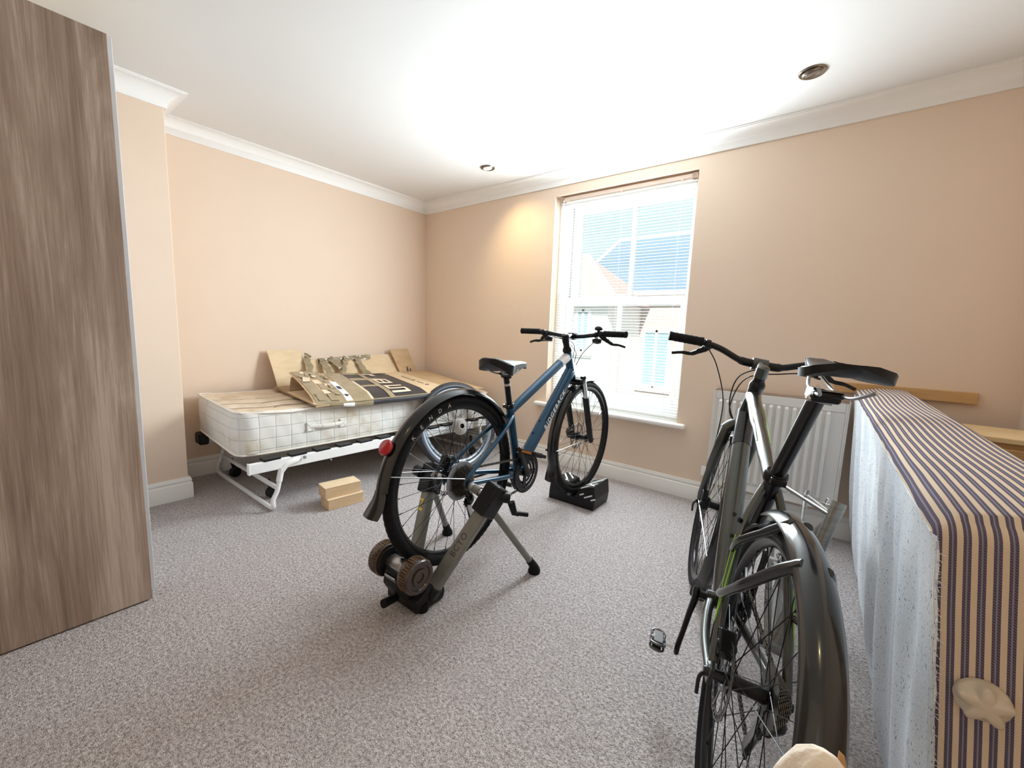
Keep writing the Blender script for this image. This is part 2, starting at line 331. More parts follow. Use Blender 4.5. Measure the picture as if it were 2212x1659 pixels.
def thing(name, label, cat, loc=(0, 0, 0), M4=None, group=None):
    o = bpy.data.objects.new(name, None); COL.objects.link(o); o.empty_display_size = 0.1
    if M4 is not None: o.matrix_world = M4
    else: o.location = loc
    return tag(o, label, cat, group)
def part(name, parent, loc=(0, 0, 0), label=None):
    o = bpy.data.objects.new(name, None); COL.objects.link(o); o.parent = parent; o.location = loc; o.empty_display_size = 0.05
    if label: o['label'] = label
    return o
def struct(name, mb, m, **k):
    o = obj(name, mb, m, **k); o['kind'] = 'structure'; return o
def cr(pts, n=8):                                       # Catmull-Rom through points
    P = [Vector(p) for p in pts]; P = [2*P[0]-P[1]] + P + [2*P[-1]-P[-2]]; out = []
    for i in range(1, len(P)-2):
        for k in range(n):
            t = k/n; a, b, c, d = P[i-1:i+3]
            out.append(0.5*((2*b) + (c-a)*t + (2*a-5*b+4*c-d)*t*t + (3*b-a-3*c+d)*t**3))
    out.append(P[-2]); return out
def frame(az, le):
    f = Vector((math.cos(az), math.sin(az), 0)); rt = Vector((f.y, -f.x, 0))
    up = math.cos(le)*Vector((0, 0, 1)) + math.sin(le)*rt; n = f.cross(up); return f, up, n
def basis(x, y, z, t, s=1.0):
    m4 = Matrix((x, y, z)).transposed().to_4x4()
    m4 = Matrix.Translation(Vector(t)) @ m4 @ Matrix.Scale(s, 4); return m4
def text(name, s, size, m, parent, M4, depth=0.0004, shear=0.0, space=1.0):
    c = bpy.data.curves.new(name, 'FONT'); c.body = s; c.size = size; c.extrude = depth; c.shear = shear; c.space_character = space
    c.align_x = 'CENTER'; c.align_y = 'CENTER'; c.resolution_u = 3
    t = bpy.data.objects.new(name, c); COL.objects.link(t)
    dg = bpy.context.evaluated_depsgraph_get(); me = bpy.data.meshes.new_from_object(t.evaluated_get(dg))
    bpy.data.objects.remove(t); me.materials.clear(); me.materials.append(M[m])
    o = bpy.data.objects.new(name, me); COL.objects.link(o)
    if parent: o.parent = parent
    o.matrix_local = M4; return o
# ================================================================== THE ROOM
H = 2.22; XC, YC = 0.3715, -2.084; XR, YB = 3.95, -3.85
WX0, WX1, WZ0, WZ1 = 1.4876, 2.5161, 0.486, 2.0656
struct('floor', MB().box((-0.15, YB-0.15, -0.15), (XR+0.15, 0.0, 0.0)), 'carpet', smooth=False)
struct('ceiling', MB().box((-0.15, YB-0.15, H), (XR+0.15, 0.30, H+0.15)), 'ceil', smooth=False)
struct('wall_left', MB().box((-0.15, YC, 0), (0, 0, H)), 'wall', smooth=False)
struct('wall_chimney_breast', MB().box((-0.15, YB, 0), (XC, YC, H)), 'wall', smooth=False, bevel=0.004)
struct('wall_right', MB().box((XR, YB, 0), (XR+0.15, 0, H)), 'wall', smooth=False)
struct('wall_rear', MB().box((-0.15, YB-0.15, 0), (XR+0.15, YB, H)), 'wall', smooth=False)
ww = MB(); T = 0.28
ww.box((-0.15, 0, -0.15), (WX0, T, H)); ww.box((WX1, 0, -0.15), (XR+0.15, T, H)); ww.box((WX0, 0, -0.15), (WX1, T, WZ0-0.03)); ww.box((WX0, 0, WZ1), (WX1, T, H))
struct('wall_window', ww, 'wall', smooth=False)
# mitred sweeps for coving and skirting
PLAN = [(XC, YB), (XC, YC), (0.0, YC), (0.0, 0.0), (XR, 0.0), (XR, YB)]
def sweep(prof, i):
    P = [Vector((x, y)) for x, y in PLAN]
    def nrm(k):
        t = (P[k+1]-P[k]).normalized(); return Vector((t.y, -t.x))
    def off(k, d):
        if k == 0: return P[0] + nrm(0)*d
        if k == len(P)-1: return P[k] + nrm(k-1)*d
        a, b = nrm(k-1), nrm(k); s = (a+b); return P[k] + s*(d/(1+a.dot(b)))
    vs = []; n = len(prof)
    for k in (i, i+1):
        for d, z in prof: q = off(k, d); vs.append((q.x, q.y, z))
    fs = [(j, (j+1) % n, (j+1) % n + n, j+n) for j in range(n)] + [tuple(range(n)), tuple(range(2*n-1, n-1, -1))]
    return MB().add(vs, fs)
cv = 0.0865; zc = 2.1335
cov = [(0, zc), (0.010, zc)]
for k in range(9):
    a = PI/2*k/8; cov.append((0.012 + (cv-0.024)*(1-math.cos(a)), zc+0.004 + (H-zc-0.014)*math.sin(a)))
cov += [(cv-0.008, H-0.010), (cv-0.008, H-0.006), (cv, H-0.006), (cv, H), (0, H)]
sk = [(0, 0), (0.0165, 0), (0.0165, 0.088), (0.0125, 0.096), (0.009, 0.0975), (0.0125, 0.101), (0.0135, 0.107), (0.0125, 0.114), (0.009, 0.118), (0.008, 0.1245), (0.004, 0.1257), (0, 0.1257)]
SIDES = ['chimney_breast', 'chimney_return', 'left', 'window', 'right']
for i, s_ in enumerate(SIDES):
    struct('trim_%d' % (i+1), sweep(cov, i), 'coving', autos=50)
    struct('baseboard_' + s_, sweep(sk, i), 'gloss_white', autos=50)
# ------------------------------------------------------------------ window
win = thing('window_1', 'white sash window with one glazing bar in each sash', 'window', ((WX0+WX1)/2, 0.12, WZ0)); win['kind'] = 'structure'; del win['category']
wl = -win.location
def wpart(name, mb, m, parent=win, **k):
    o = obj(name, mb, m, parent, **k); o.matrix_parent_inverse = Matrix.Translation(wl) if parent is win else parent.matrix_parent_inverse.copy(); return o
def frame4(x0, x1, z0, z1, y0, y1, l, r, b, t):
    mb = MB(); mb.box((x0, y0, z0), (x0+l, y1, z1)); mb.box((x1-r, y0, z0), (x1, y1, z1)); mb.box((x0+l, y0, z0), (x1-r, y1, z0+b)); mb.box((x0+l, y0, z1-t), (x1-r, y1, z1)); return mb
wpart('frame', frame4(WX0, WX1, WZ0, WZ1, 0.085, 0.20, 0.088, 0.03, 0.05, 0.07), 'upvc', smooth=False, bevel=0.003)
def sash(x0, x1, z0, z1, y0, y1, l, r, b, t, xb, wb_):
    s = wpart('sash', frame4(x0, x1, z0, z1, y0, y1, l, r, b, t), 'upvc', smooth=False, bevel=0.004)
    for nm, mb, mm in (('glazing_bar', MB().box((xb-wb_/2, y0-0.004, z0+b), (xb+wb_/2, y1-0.004, z1-t)), 'upvc'),
                       ('pane', MB().box((x0+l-0.005, (y0+y1)/2-0.002, z0+b-0.005), (xb-0.002, (y0+y1)/2+0.002, z1-t+0.005)), 'glass'),
                       ('pane', MB().box((xb+0.002, (y0+y1)/2-0.002, z0+b-0.005), (x1-r+0.005, (y0+y1)/2+0.002, z1-t+0.005)), 'glass')):
        p = obj(nm, mb, mm, s, smooth=False); p.matrix_parent_inverse = Matrix.Identity(4)
    return s
s1 = sash(1.582, 2.490, 1.262, 1.998, 0.135, 0.175, 0.072, 0.030, 0.050, 0.055, 2.072, 0.026)
s2 = sash(1.578, 2.490, 0.535, 1.315, 0.092, 0.132, 0.052, 0.042, 0.085, 0.055, 2.022, 0.026)
lt = wpart('latch', MB().box((2.00, 0.080, 1.312), (2.06, 0.115, 1.335)), 'upvc', smooth=False, bevel=0.004)
sill = MB().box((WX0, -0.002, WZ0-0.03), (WX1, 0.10, WZ0)).box((1.400, -0.052, WZ0-0.032), (2.576, 0.0, WZ0))
wpart('window_sill', sill, 'gloss_white', smooth=True, bevel=0.012, seg=4)
# ------------------------------------------------------------------ venetian blind
bl = thing('venetian_blind', 'white venetian blind with thin open slats hanging in the window', 'blind', (2.012, 0.045, 0.5))
BX0, BX1, BY = 1.522, 2.503, 0.045
def bpart(name, mb, m, **k):
    o = obj(name, mb, m, bl, **k); o.matrix_parent_inverse = Matrix.Translation(-bl.location); return o
bpart('head_rail', MB().box((BX0, BY-0.020, 2.026), (BX1, BY+0.020, 2.052)), 'beige_rail', smooth=False, bevel=0.002)
bpart('bottom_rail', MB().box((BX0+0.004, BY-0.012, 0.497), (BX1-0.004, BY+0.012, 0.511)), 'slat', smooth=False, bevel=0.003)
sm = MB(); NS = 6; hw = (BX1-BX0)/2 - 0.004; pts = []
for sx in (-hw, hw):
    for k in range(NS+1):
        a = -1 + 2*k/NS; pts.append((sx, 0.0122*a, 0.0022*(1-a*a)))
sm.add(pts + [(x, y, z-0.0006) for x, y, z in pts], [(k, k+1, k+1+NS+1, k+NS+1) for k in range(NS)] + [(k+2*NS+2+NS+1, k+1+2*NS+2+NS+1, k+1+2*NS+2, k+2*NS+2) for k in range(NS)]
       + [(0, 2*NS+2, 2*NS+2+NS, NS) , (NS+1, NS+1+NS, 3*NS+3+NS, 3*NS+3), (0, NS+1, 3*NS+3, 2*NS+2), (NS, 2*NS+2+NS, 3*NS+3+NS, 2*NS+1)])
slat0 = obj('slat', sm, 'slat', bl); nsl = 75; z0, z1 = 0.522, 2.015
for i in range(nsl):
    s = slat0 if i == 0 else slat0.copy()
    if i: COL.objects.link(s); s.parent = bl
    s.location = (0, 0, z0 + (z1-z0)*i/(nsl-1) - bl.location.z); s.rotation_euler = (math.radians(9 + random.uniform(-1.2, 1.2)), 0, 0)
for x in (1.60, 2.01, 2.41):
    bpart('ladder_cord', MB().tube([(x, BY-0.0135, 0.505), (x, BY-0.0135, 2.03)], 0.0009, 5).tube([(x, BY+0.0135, 0.505), (x, BY+0.0135, 2.03)], 0.0009, 5), 'cord')
    bpart('rail_clip', MB().box((x-0.008, BY-0.023, 2.020), (x+0.008, BY-0.012, 2.030)), 'beige_rail', smooth=False)
for x in (BX0+0.018, BX1-0.018):
    bpart('rail_bracket', MB().box((x-0.014, BY-0.024, 2.022), (x+0.014, BY+0.02, 2.056)), 'rust', smooth=False, bevel=0.002)
bpart('tilt_wand', MB().tube([(1.556, BY-0.03, 2.03), (1.552, BY-0.032, 1.35)], 0.0028, 6), 'cord')
# ------------------------------------------------------------------ downlights
def downlight(x, y, label, lit, tilt=(0, 0), aim=None, cone=112):
    t = thing('downlight', label, 'ceiling light', (x, y, H), group='recessed ceiling downlights')
    obj('bezel', MB().lathe([(0.0, 0.030), (-0.004, 0.044), (-0.006, 0.050), (-0.003, 0.053), (0.0, 0.0535)], ax=(0, 0, 1), seg=40, caps=False), 'bronze', t)
    R = Matrix.Rotation(tilt[0], 4, 'X') @ Matrix.Rotation(tilt[1], 4, 'Y')
    obj('gimbal', MB().lathe([(0.004, 0.027), (-0.006, 0.031), (-0.008, 0.039), (0.001, 0.042), (0.004, 0.036)], ax=(0, 0, 1), seg=36, caps=False).xf(R), 'bronze', t)
    obj('lamp', MB().lathe([(-0.0105, 0.0), (-0.010, 0.014), (-0.008, 0.030), (0.0, 0.031)], ax=(0, 0, 1), seg=28, caps=False).xf(R), 'lamp_on' if lit else 'lamp_off', t)
    if lit:
        l = bpy.data.lights.new('downlight_beam', 'SPOT'); lo = bpy.data.objects.new('downlight_beam', l); COL.objects.link(lo); lo.parent = t
        l.energy = lit; l.color = (1.0, 0.76, 0.40); l.spot_size = math.radians(cone); l.spot_blend = 1.0; l.shadow_soft_size = 0.025
        lo.matrix_local = (Matrix.Rotation(aim[0], 4, 'X') @ Matrix.Rotation(aim[1], 4, 'Y') if aim else R) @ Matrix.Translation((0, 0, -0.012))
    return t
M['bronze'] = noisy('antique_brass', (0.20, 0.165, 0.125), (0.30, 0.25, 0.20), 20, 0.32, 0.0, metal=0.8)
M['lamp_on'] = mat('glowing_lamp', (1, 0.9, 0.7), 0.3, emit=(1.0, 0.88, 0.62), estr=14.0)
M['lamp_off'] = mat('dark_lamp', (0.22, 0.185, 0.165), 0.15, 0.6)
LIT = 15.0
downlight(1.14, -0.391, 'glowing round downlight in the ceiling over the bed corner', 30.0, (math.radians(8), math.radians(-5)), (math.radians(27), math.radians(-8)), 100)
downlight(3.073, -0.427, 'unlit antique brass downlight with tilted lamp above the radiator', 0, (math.radians(14), math.radians(-10)))
downlight(1.05, -2.75, 'added unseen downlight behind the viewer above the wardrobe', LIT)  # added out of view for ambient fill; its twin was read off a highlight
downlight(3.073, -2.75, 'downlight above the viewer by the right wall', LIT)
# ------------------------------------------------------------------ wardrobe
wd = thing('sliding_door_wardrobe', 'tall wardrobe with grey brown wood effect sliding door', 'wardrobe', (0.85, -3.1, 0))
def wp(name, lo, hi, m, bevel=0.0015):
    o = obj(name, MB().box(lo, hi), m, wd, smooth=False, bevel=bevel); o.matrix_parent_inverse = Matrix.Translation(-wd.location); return o
wp('door', (1.352, YB+0.02, 0.006), (1.376, -2.4505, 1.921), 'wood')
wp('end_panel', (XC+0.002, -2.456, 0.0), (1.300, -2.4265, 1.950), 'grey_trim')
wp('top_track', (1.21, YB+0.01, 1.880), (1.345, -2.458, 1.915), 'grey_trim')
wp('floor_track', (1.22, YB+0.01, 0.0), (1.348, -2.458, 0.012), 'grey_trim')
wp('top_panel', (XC+0.002, YB+0.01, 1.897), (1.21, -2.458, 1.915), 'grey_trim')
wp('rear_door', (1.262, YB+0.02, 0.014), (1.282, -3.2, 1.878), 'wood')
# ------------------------------------------------------------------ radiator
rad = thing('panel_radiator', 'white ribbed panel radiator on the wall under the saddle', 'radiator', (3.06, -0.05, 0.17))
def rp(name, mb, m, **k):
    o = obj(name, mb, m, rad, **k); o.matrix_parent_inverse = Matrix.Translation(-rad.location); return o
RX0, RX1, RZ0, RZ1, RY = 2.745, 3.372, 0.165, 0.752, -0.095
pitch = 0.0364; n = int((RX1-RX0-0.05)/pitch); prof = [(RX0+0.012, RY)]
for i in range(n):
    x = RX0 + 0.026 + i*pitch
    prof += [(x, RY+0.004), (x+0.005, RY-0.012), (x+0.020, RY-0.012), (x+0.025, RY+0.004)]
prof.append((RX1-0.012, RY))
mb = MB(); zs = [(RZ0+0.045, 0.0), (RZ0+0.062, 1.0), (RZ1-0.075, 1.0), (RZ1-0.062, 0.0)]; vs = []
for z, f_ in zs:
    for x, y in prof: vs.append((x, RY + (y-RY)*f_, z))
k = len(prof); fs = [(a*k+j, a*k+j+1, (a+1)*k+j+1, (a+1)*k+j) for a in range(3) for j in range(k-1)]
mb.add(vs, fs)
fr = frame4(RX0, RX1, RZ0, RZ1-0.012, RY-0.001, RY+0.016, 0.012, 0.012, 0.045, 0.050)
rp('front_panel', mb, 'radiator', autos=30)
rp('panel_rim', fr, 'radiator', smooth=False, bevel=0.004)
rp('back_panel', MB().box((RX0, -0.045, RZ0), (RX1, -0.032, RZ1-0.012)), 'radiator', smooth=False, bevel=0.003)
rp('side_cover', MB().box((RX0-0.004, RY-0.002, RZ0+0.02), (RX0+0.001, -0.03, RZ1-0.004)), 'radiator', smooth=False, bevel=0.001)
rp('side_cover', MB().box((RX1-0.001, RY-0.002, RZ0+0.02), (RX1+0.004, -0.03, RZ1-0.004)), 'radiator', smooth=False, bevel=0.001)
g = MB()
g.box((RX0, RY, RZ1-0.012), (RX1, RY+0.010, RZ1-0.004)); g.box((RX0, -0.044, RZ1-0.012), (RX1, -0.034, RZ1-0.004))
for i in range(int((RX1-RX0-0.008)/0.012)):
    x = RX0 + 0.012*i + 0.004; g.box((x, RY+0.010, RZ1-0.011), (x+0.005, -0.044, RZ1-0.006))
rp('top_grille', g, 'rust', smooth=False)
rp('bracket', MB().box((2.95, -0.033, 0.25), (2.98, -0.001, 0.65)), 'radiator', smooth=False)
rp('bracket', MB().box((3.20, -0.033, 0.25), (3.23, -0.001, 0.65)), 'radiator', smooth=False)
rp('pipe', MB().tube(cr([(2.755, -0.065, 0.19), (2.735, -0.065, 0.185), (2.730, -0.062, 0.165), (2.730, -0.060, 0.0)], 6), 0.0075, 10), 'gloss_white')
sk_ = thing('wall_socket', 'small white socket plate low on the wall beside the radiator', 'socket', (2.715, 0, 0.205))
o = obj('plate', MB().box((-0.022, -0.012, -0.032), (0.024, 0.0, 0.032)), 'upvc', sk_, smooth=False, bevel=0.004)
o = obj('rocker', MB().box((-0.006, -0.016, -0.010), (0.008, -0.011, 0.012)), 'upvc', sk_, smooth=False, bevel=0.002)
# ------------------------------------------------------------------ timber behind the divan
tag(obj('timber_batten', MB().box((3.30, -0.022, 0.790), (3.816, 0.0, 0.842)), 'pine', smooth=False, bevel=0.002), 'orange brown timber batten fixed flat on the window wall', 'batten')
ch = thing('pine_chest', 'pine chest with top edge coloured pale for window light, in the corner behind the divan base', 'chest', (3.80, -0.28, 0))
def cp(name, lo, hi, m):
    o = obj(name, MB().box(lo, hi), m, ch, smooth=False, bevel=0.004); o.matrix_parent_inverse = Matrix.Translation(-ch.location); return o
cp('top_board', (3.665, -0.42, 0.690), (3.945, -0.125, 0.712), 'pine_light')  # top coloured paler than the body to carry the window light
cp('body', (3.680, -0.405, 0.06), (3.94, -0.13, 0.690), 'pine')
cp('drawer_front', (3.70, -0.418, 0.42), (3.92, -0.404, 0.67), 'pine')
cp('drawer_front', (3.70, -0.418, 0.12), (3.92, -0.404, 0.38), 'pine')
cp('plinth', (3.690, -0.395, 0.0), (3.93, -0.14, 0.06), 'pine')
# ------------------------------------------------------------------ outside
gz = -3.2
tag(struct('ground', MB().box((-30, 0.6, gz-0.2), (30, 60, gz)), 'asphalt', smooth=False), 'grey street below the window', None)
def house(name, label, wx0, wx1, y0, y1, ze, zr, rx0, rx1, wall, roof, wins):
    h = thing(name, label, 'building', ((wx0+wx1)/2, (y0+y1)/2, gz), group=None); inv = Matrix.Translation(-h.location)
    def hp(nm, mb, m, parent=h, **k):
        o = obj(nm, mb, m, parent, **k)
        if parent is h: o.matrix_parent_inverse = inv
        return o
    hp('wall', MB().box((wx0, y0, gz), (wx1, y1, ze)), wall, smooth=False)
    e = 0.25; ym = (y0+y1)/2; th = 0.08
    A, B_, C_, D = (wx0-e, y0-e, ze), (wx1+e, y0-e, ze), (wx1+e, y1+e, ze), (wx0-e, y1+e, ze); R0, R1 = (rx0, ym, zr), (rx1, ym, zr)
    lo = [(x, y, z-th) for x, y, z in (A, B_, C_, D)]
    hp('roof', MB().add([A, B_, C_, D, R0, R1] + lo, [(0, 1, 5, 4), (1, 2, 5), (2, 3, 4, 5), (3, 0, 4), (0, 6, 7, 1), (1, 7, 8, 2), (2, 8, 9, 3), (3, 9, 6, 0), (6, 9, 8, 7)]), roof, smooth=False)
    hp('ridge_cap', MB().tube([R0, R1], 0.07, 6), 'ridge')
    for a, b in ((A, R0), (B_, R1)): hp('hip_cap', MB().tube([a, b], 0.06, 6), 'ridge')
    hp('gutter', MB().tube([(wx0-e, y0-e-0.05, ze-0.05), (wx1+e, y0-e-0.05, ze-0.05)], 0.06, 8), 'upvc')
    for (x0, x1, z0_, z1_) in wins:
        f_ = hp('window', frame4(x0, x1, z0_, z1_, y0-0.05, y0+0.02, 0.07, 0.07, 0.07, 0.07).box(((x0+x1)/2-0.03, y0-0.05, z0_), ((x0+x1)/2+0.03, y0+0.02, z1_)), 'upvc', smooth=False)
        p = hp('pane', MB().box((x0+0.05, y0-0.02, z0_+0.05), (x1-0.05, y0-0.005, z1_-0.05)), 'far_glass', f_, smooth=False)
        s_ = hp('sill', MB().box((x0-0.08, y0-0.10, z0_-0.08), (x1+0.08, y0, z0_)), 'render', f_, smooth=False)
    return h
house('slate_roof_house', 'red brick house with big blue grey slate roof across the street', -2.9, 9.0, 8.0, 12.0, 2.15, 4.02, -2.45, 8.0, 'brick', 'slate',
      [(-0.75, 0.0, -0.3, 1.2), (0.9, 1.7, -0.3, 1.2), (2.6, 3.4, -0.3, 1.2), (-0.9, 0.0, -2.9, -1.3), (0.9, 1.9, -2.9, -1.3), (2.6, 3.6, -2.9, -1.3)])
house('tile_roof_house', 'pale rendered house with pinkish tile roof left of the slate roof', -9.0, -0.85, 6.0, 8.4, 1.85, 3.05, -8.4, -2.05, 'render', 'tile',
      [(-1.65, -1.25, 0.6, 1.6), (-2.9, -2.2, 0.4, 1.6), (-1.9, -1.2, -1.6, -0.4), (-3.2, -2.4, -1.6, -0.4), (-4.6, -3.8, 0.4, 1.6)])
# ================================================================== BICYCLES
M['rotor'] = noisy('rotor_steel', (0.15, 0.15, 0.155), (0.21, 0.21, 0.215), 30, 0.35, 0.0, metal=1.0)
M['guard'] = mat('smoky_spoke_guard', (0.30, 0.33, 0.38), 0.3, 0.0, coat=0.4)
def arc(r, a0, a1, n):
    return [(r*math.cos(a0+(a1-a0)*k/n), r*math.sin(a0+(a1-a0)*k/n)) for k in range(n+1)]
def tyre_mesh(R, w, knobs=84, depth=0.003):
    rt = w/2; cR = R - rt; prof = []; n = 14
    for k in range(n+1):
        a = math.radians(-140 + 280*k/n); prof.append((cR + rt*math.cos(a), rt*math.sin(a)*1.02))
    prof += [(cR - rt*0.80, rt*0.40), (cR - rt*0.80, -rt*0.40)]
    def rm(i, j):
        if 3 <= j <= 11:
            on = (i//1) % 2 if j in (3, 4, 5, 9, 10, 11) else ((i+1)//1) % 2
            return 0 if on else -depth*(1.0 if j in (4, 5, 9, 10) else 0.5)
        return 0
    return MB().ring(prof, seg=knobs*2, rmod=rm)
def rim_mesh(R, w, depth=0.026, brake=True):
    ro = R - w*0.86; ri = ro - depth; h = w*0.33
    return MB().ring([(ro, h), (ro+0.003, h*0.8), (ro-0.004, 0), (ro+0.003, -h*0.8), (ro, -h), (ro-0.012, -h*1.02), (ri+0.004, -h*0.55), (ri, 0), (ri+0.004, h*0.55), (ro-0.012, h*1.02)], seg=96)
def spokes_mesh(rim_r, hub_r, hw, n=32, th=0.0011):
    mb = MB()
    for i in range(n):
        side = 1 if i % 2 == 0 else -1; a = 2*PI*i/n; lead = (1 if (i//2) % 2 == 0 else -1)*math.radians(64)
        ha = a + lead
        mb.tube([(hub_r*math.cos(ha), side*hw, hub_r*math.sin(ha)), (rim_r*math.cos(a), side*0.003, rim_r*math.sin(a))], th, 5)
        mb.tube([(rim_r*math.cos(a)*0.955, side*0.0045, rim_r*math.sin(a)*0.955), (rim_r*math.cos(a), side*0.003, rim_r*math.sin(a))], th*1.9, 5)
    return mb
def rotor_mesh(R=0.080, holes=16):
    mb = MB(); N = holes*4; t = 0.0009
    def seg(i): return (R + (0.0022 if i % 4 < 2 else -0.0012), R-0.0045)
    # slotted braking band: two rings joined by bars, then spider arms
    for r0, r1 in ((R-0.004, R), (R-0.015, R-0.012)):
        mb.ring([(r1, t), (r1, -t), (r0, -t), (r0, t)], seg=N, rmod=lambda i, j: (0.0016 if i % 4 < 2 else -0.0012) if (r1 == R and j < 2) else 0)
    for i in range(holes*2):
        a = 2*PI*i/(holes*2); b = a+0.09
        mb.add([((R-0.0125)*math.cos(a), t, (R-0.0125)*math.sin(a)), ((R-0.003)*math.cos(b), t, (R-0.003)*math.sin(b)), ((R-0.003)*math.cos(b+0.07), t, (R-0.003)*math.sin(b+0.07)), ((R-0.0125)*math.cos(a+0.07), t, (R-0.0125)*math.sin(a+0.07)),
                ((R-0.0125)*math.cos(a), -t, (R-0.0125)*math.sin(a)), ((R-0.003)*math.cos(b), -t, (R-0.003)*math.sin(b)), ((R-0.003)*math.cos(b+0.07), -t, (R-0.003)*math.sin(b+0.07)), ((R-0.0125)*math.cos(a+0.07), -t, (R-0.0125)*math.sin(a+0.07))],
               [(0, 1, 2, 3), (7, 6, 5, 4), (0, 4, 5, 1), (2, 6, 7, 3), (1, 5, 6, 2), (3, 7, 4, 0)])
    for i in range(6):
        a = 2*PI*i/6; b = a+0.55
        mb.beam((0.02*math.cos(a), 0, 0.02*math.sin(a)), ((R-0.014)*math.cos(b), 0, (R-0.014)*math.sin(b)), 0.007, 0.002, up=(0, 1, 0))
    mb.ring([(0.026, t), (0.026, -t), (0.018, -t), (0.018, t)], seg=24)
    return mb
def cog_mesh(R, teeth, t=0.0018, inner=None):
    n = teeth*4; prof = []
    inner = inner or R*0.55
    return MB().ring([(R, t/2), (R, -t/2), (inner, -t/2), (inner, t/2)], seg=n, rmod=lambda i, j: (0.0028 if i % 4 < 2 else -0.0018) if j < 2 else 0)
def wheel(name, parent, c, R, w, hubw, rotor=0, cassette=0, rim='black_satin', tyre='rubber', spoke='dark_metal', hub='dark_metal', nsp=32, label=None, rimw=None):
    W = part(name, parent, c, label)
    obj('tyre', tyre_mesh(R, w), tyre, W)
    obj('rim', rim_mesh(R, w), rim, W)
    rr = R - w*0.86 - 0.024
    tag(obj('spokes', spokes_mesh(rr, 0.022, hubw*0.27, nsp), spoke, W), kind='stuff')
    h = hubw/2
    obj('hub', MB().lathe([(-h, 0.0045), (-h+0.010, 0.0048), (-h+0.011, 0.011), (-hubw*0.29, 0.013), (-hubw*0.285, 0.0255), (-hubw*0.255, 0.0255), (-hubw*0.24, 0.016), (0, 0.0145), (hubw*0.24, 0.016), (hubw*0.255, 0.0255), (hubw*0.285, 0.0255), (hubw*0.29, 0.013), (h-0.011, 0.011), (h-0.010, 0.0048), (h, 0.0045)]), hub, W)
    if rotor: obj('brake_rotor', rotor_mesh().xf(Matrix.Translation((0, rotor*hubw*0.34, 0))), 'rotor', W)
    if cassette:
        cs = part('cassette', W, (0, cassette*hubw*0.30, 0)); 
        mb = MB()
        for k in range(8):
            r_ = 0.062 - 0.0048*k; q = cog_mesh(r_, 32-2*k, inner=0.018).xf(Matrix.Translation((0, cassette*0.0045*k, 0))); mb.add(q.v, q.f)
        if name == 'rear_wheel' and w > 0.04: obj('spoke_guard', MB().ring([(0.080, -0.001), (0.081, 0.0), (0.080, 0.001), (0.030, 0.004), (0.030, 0.002)], seg=48).xf(Matrix.Translation((0, -cassette*0.010, 0))), 'guard', cs)
        obj('sprockets', mb, 'chain' if tyre == 'rubber' else 'chrome', cs)
    obj('valve', MB().tube([(0, 0, rr), (0, 0, rr-0.045)], 0.003, 6).xf(Matrix.Rotation(1.1, 4, 'Y')), 'steel', W)
    return W
def fender(name, parent, c, r, w, a0, a1, m, th=0.0022, seg=40, flap=None, drop=0.010):
    prof = [];
    for k in range(9):
        x = -1 + 2*k/8; prof.append((r - drop*abs(x)**2.2, w/2*x))
    prof += [(p[0]-th, p[1]) for p in reversed(prof)]
    F = obj(name, MB().ring(prof, seg=seg, a0=math.radians(a0), a1=math.radians(a1)), m, parent); F.location = c
    if flap:
        L, ww = flap; a = math.radians(a1); d = Vector((-math.sin(a), 0, math.cos(a))); e = Vector((math.cos(a), 0, math.sin(a))); p0 = e*(r-0.001)
        g = []
        for i in range(7):
            t = i/6; wd_ = w/2*0.9 + (ww-w*0.9)/2*min(1, t*1.4)*(1 if t < 0.86 else 0.93)
            cpos = p0 + d*(L*t) + e*(0.35*L*t*t)
            g.append([cpos + Vector((0, wd_*s_, 0)) - e*0.012*abs(s_)**2 for s_ in (-1, -0.6, -0.2, 0.2, 0.6, 1)])
        f2 = obj('mud_flap', MB().sheet(g, 0.003), m, F); 
    return F
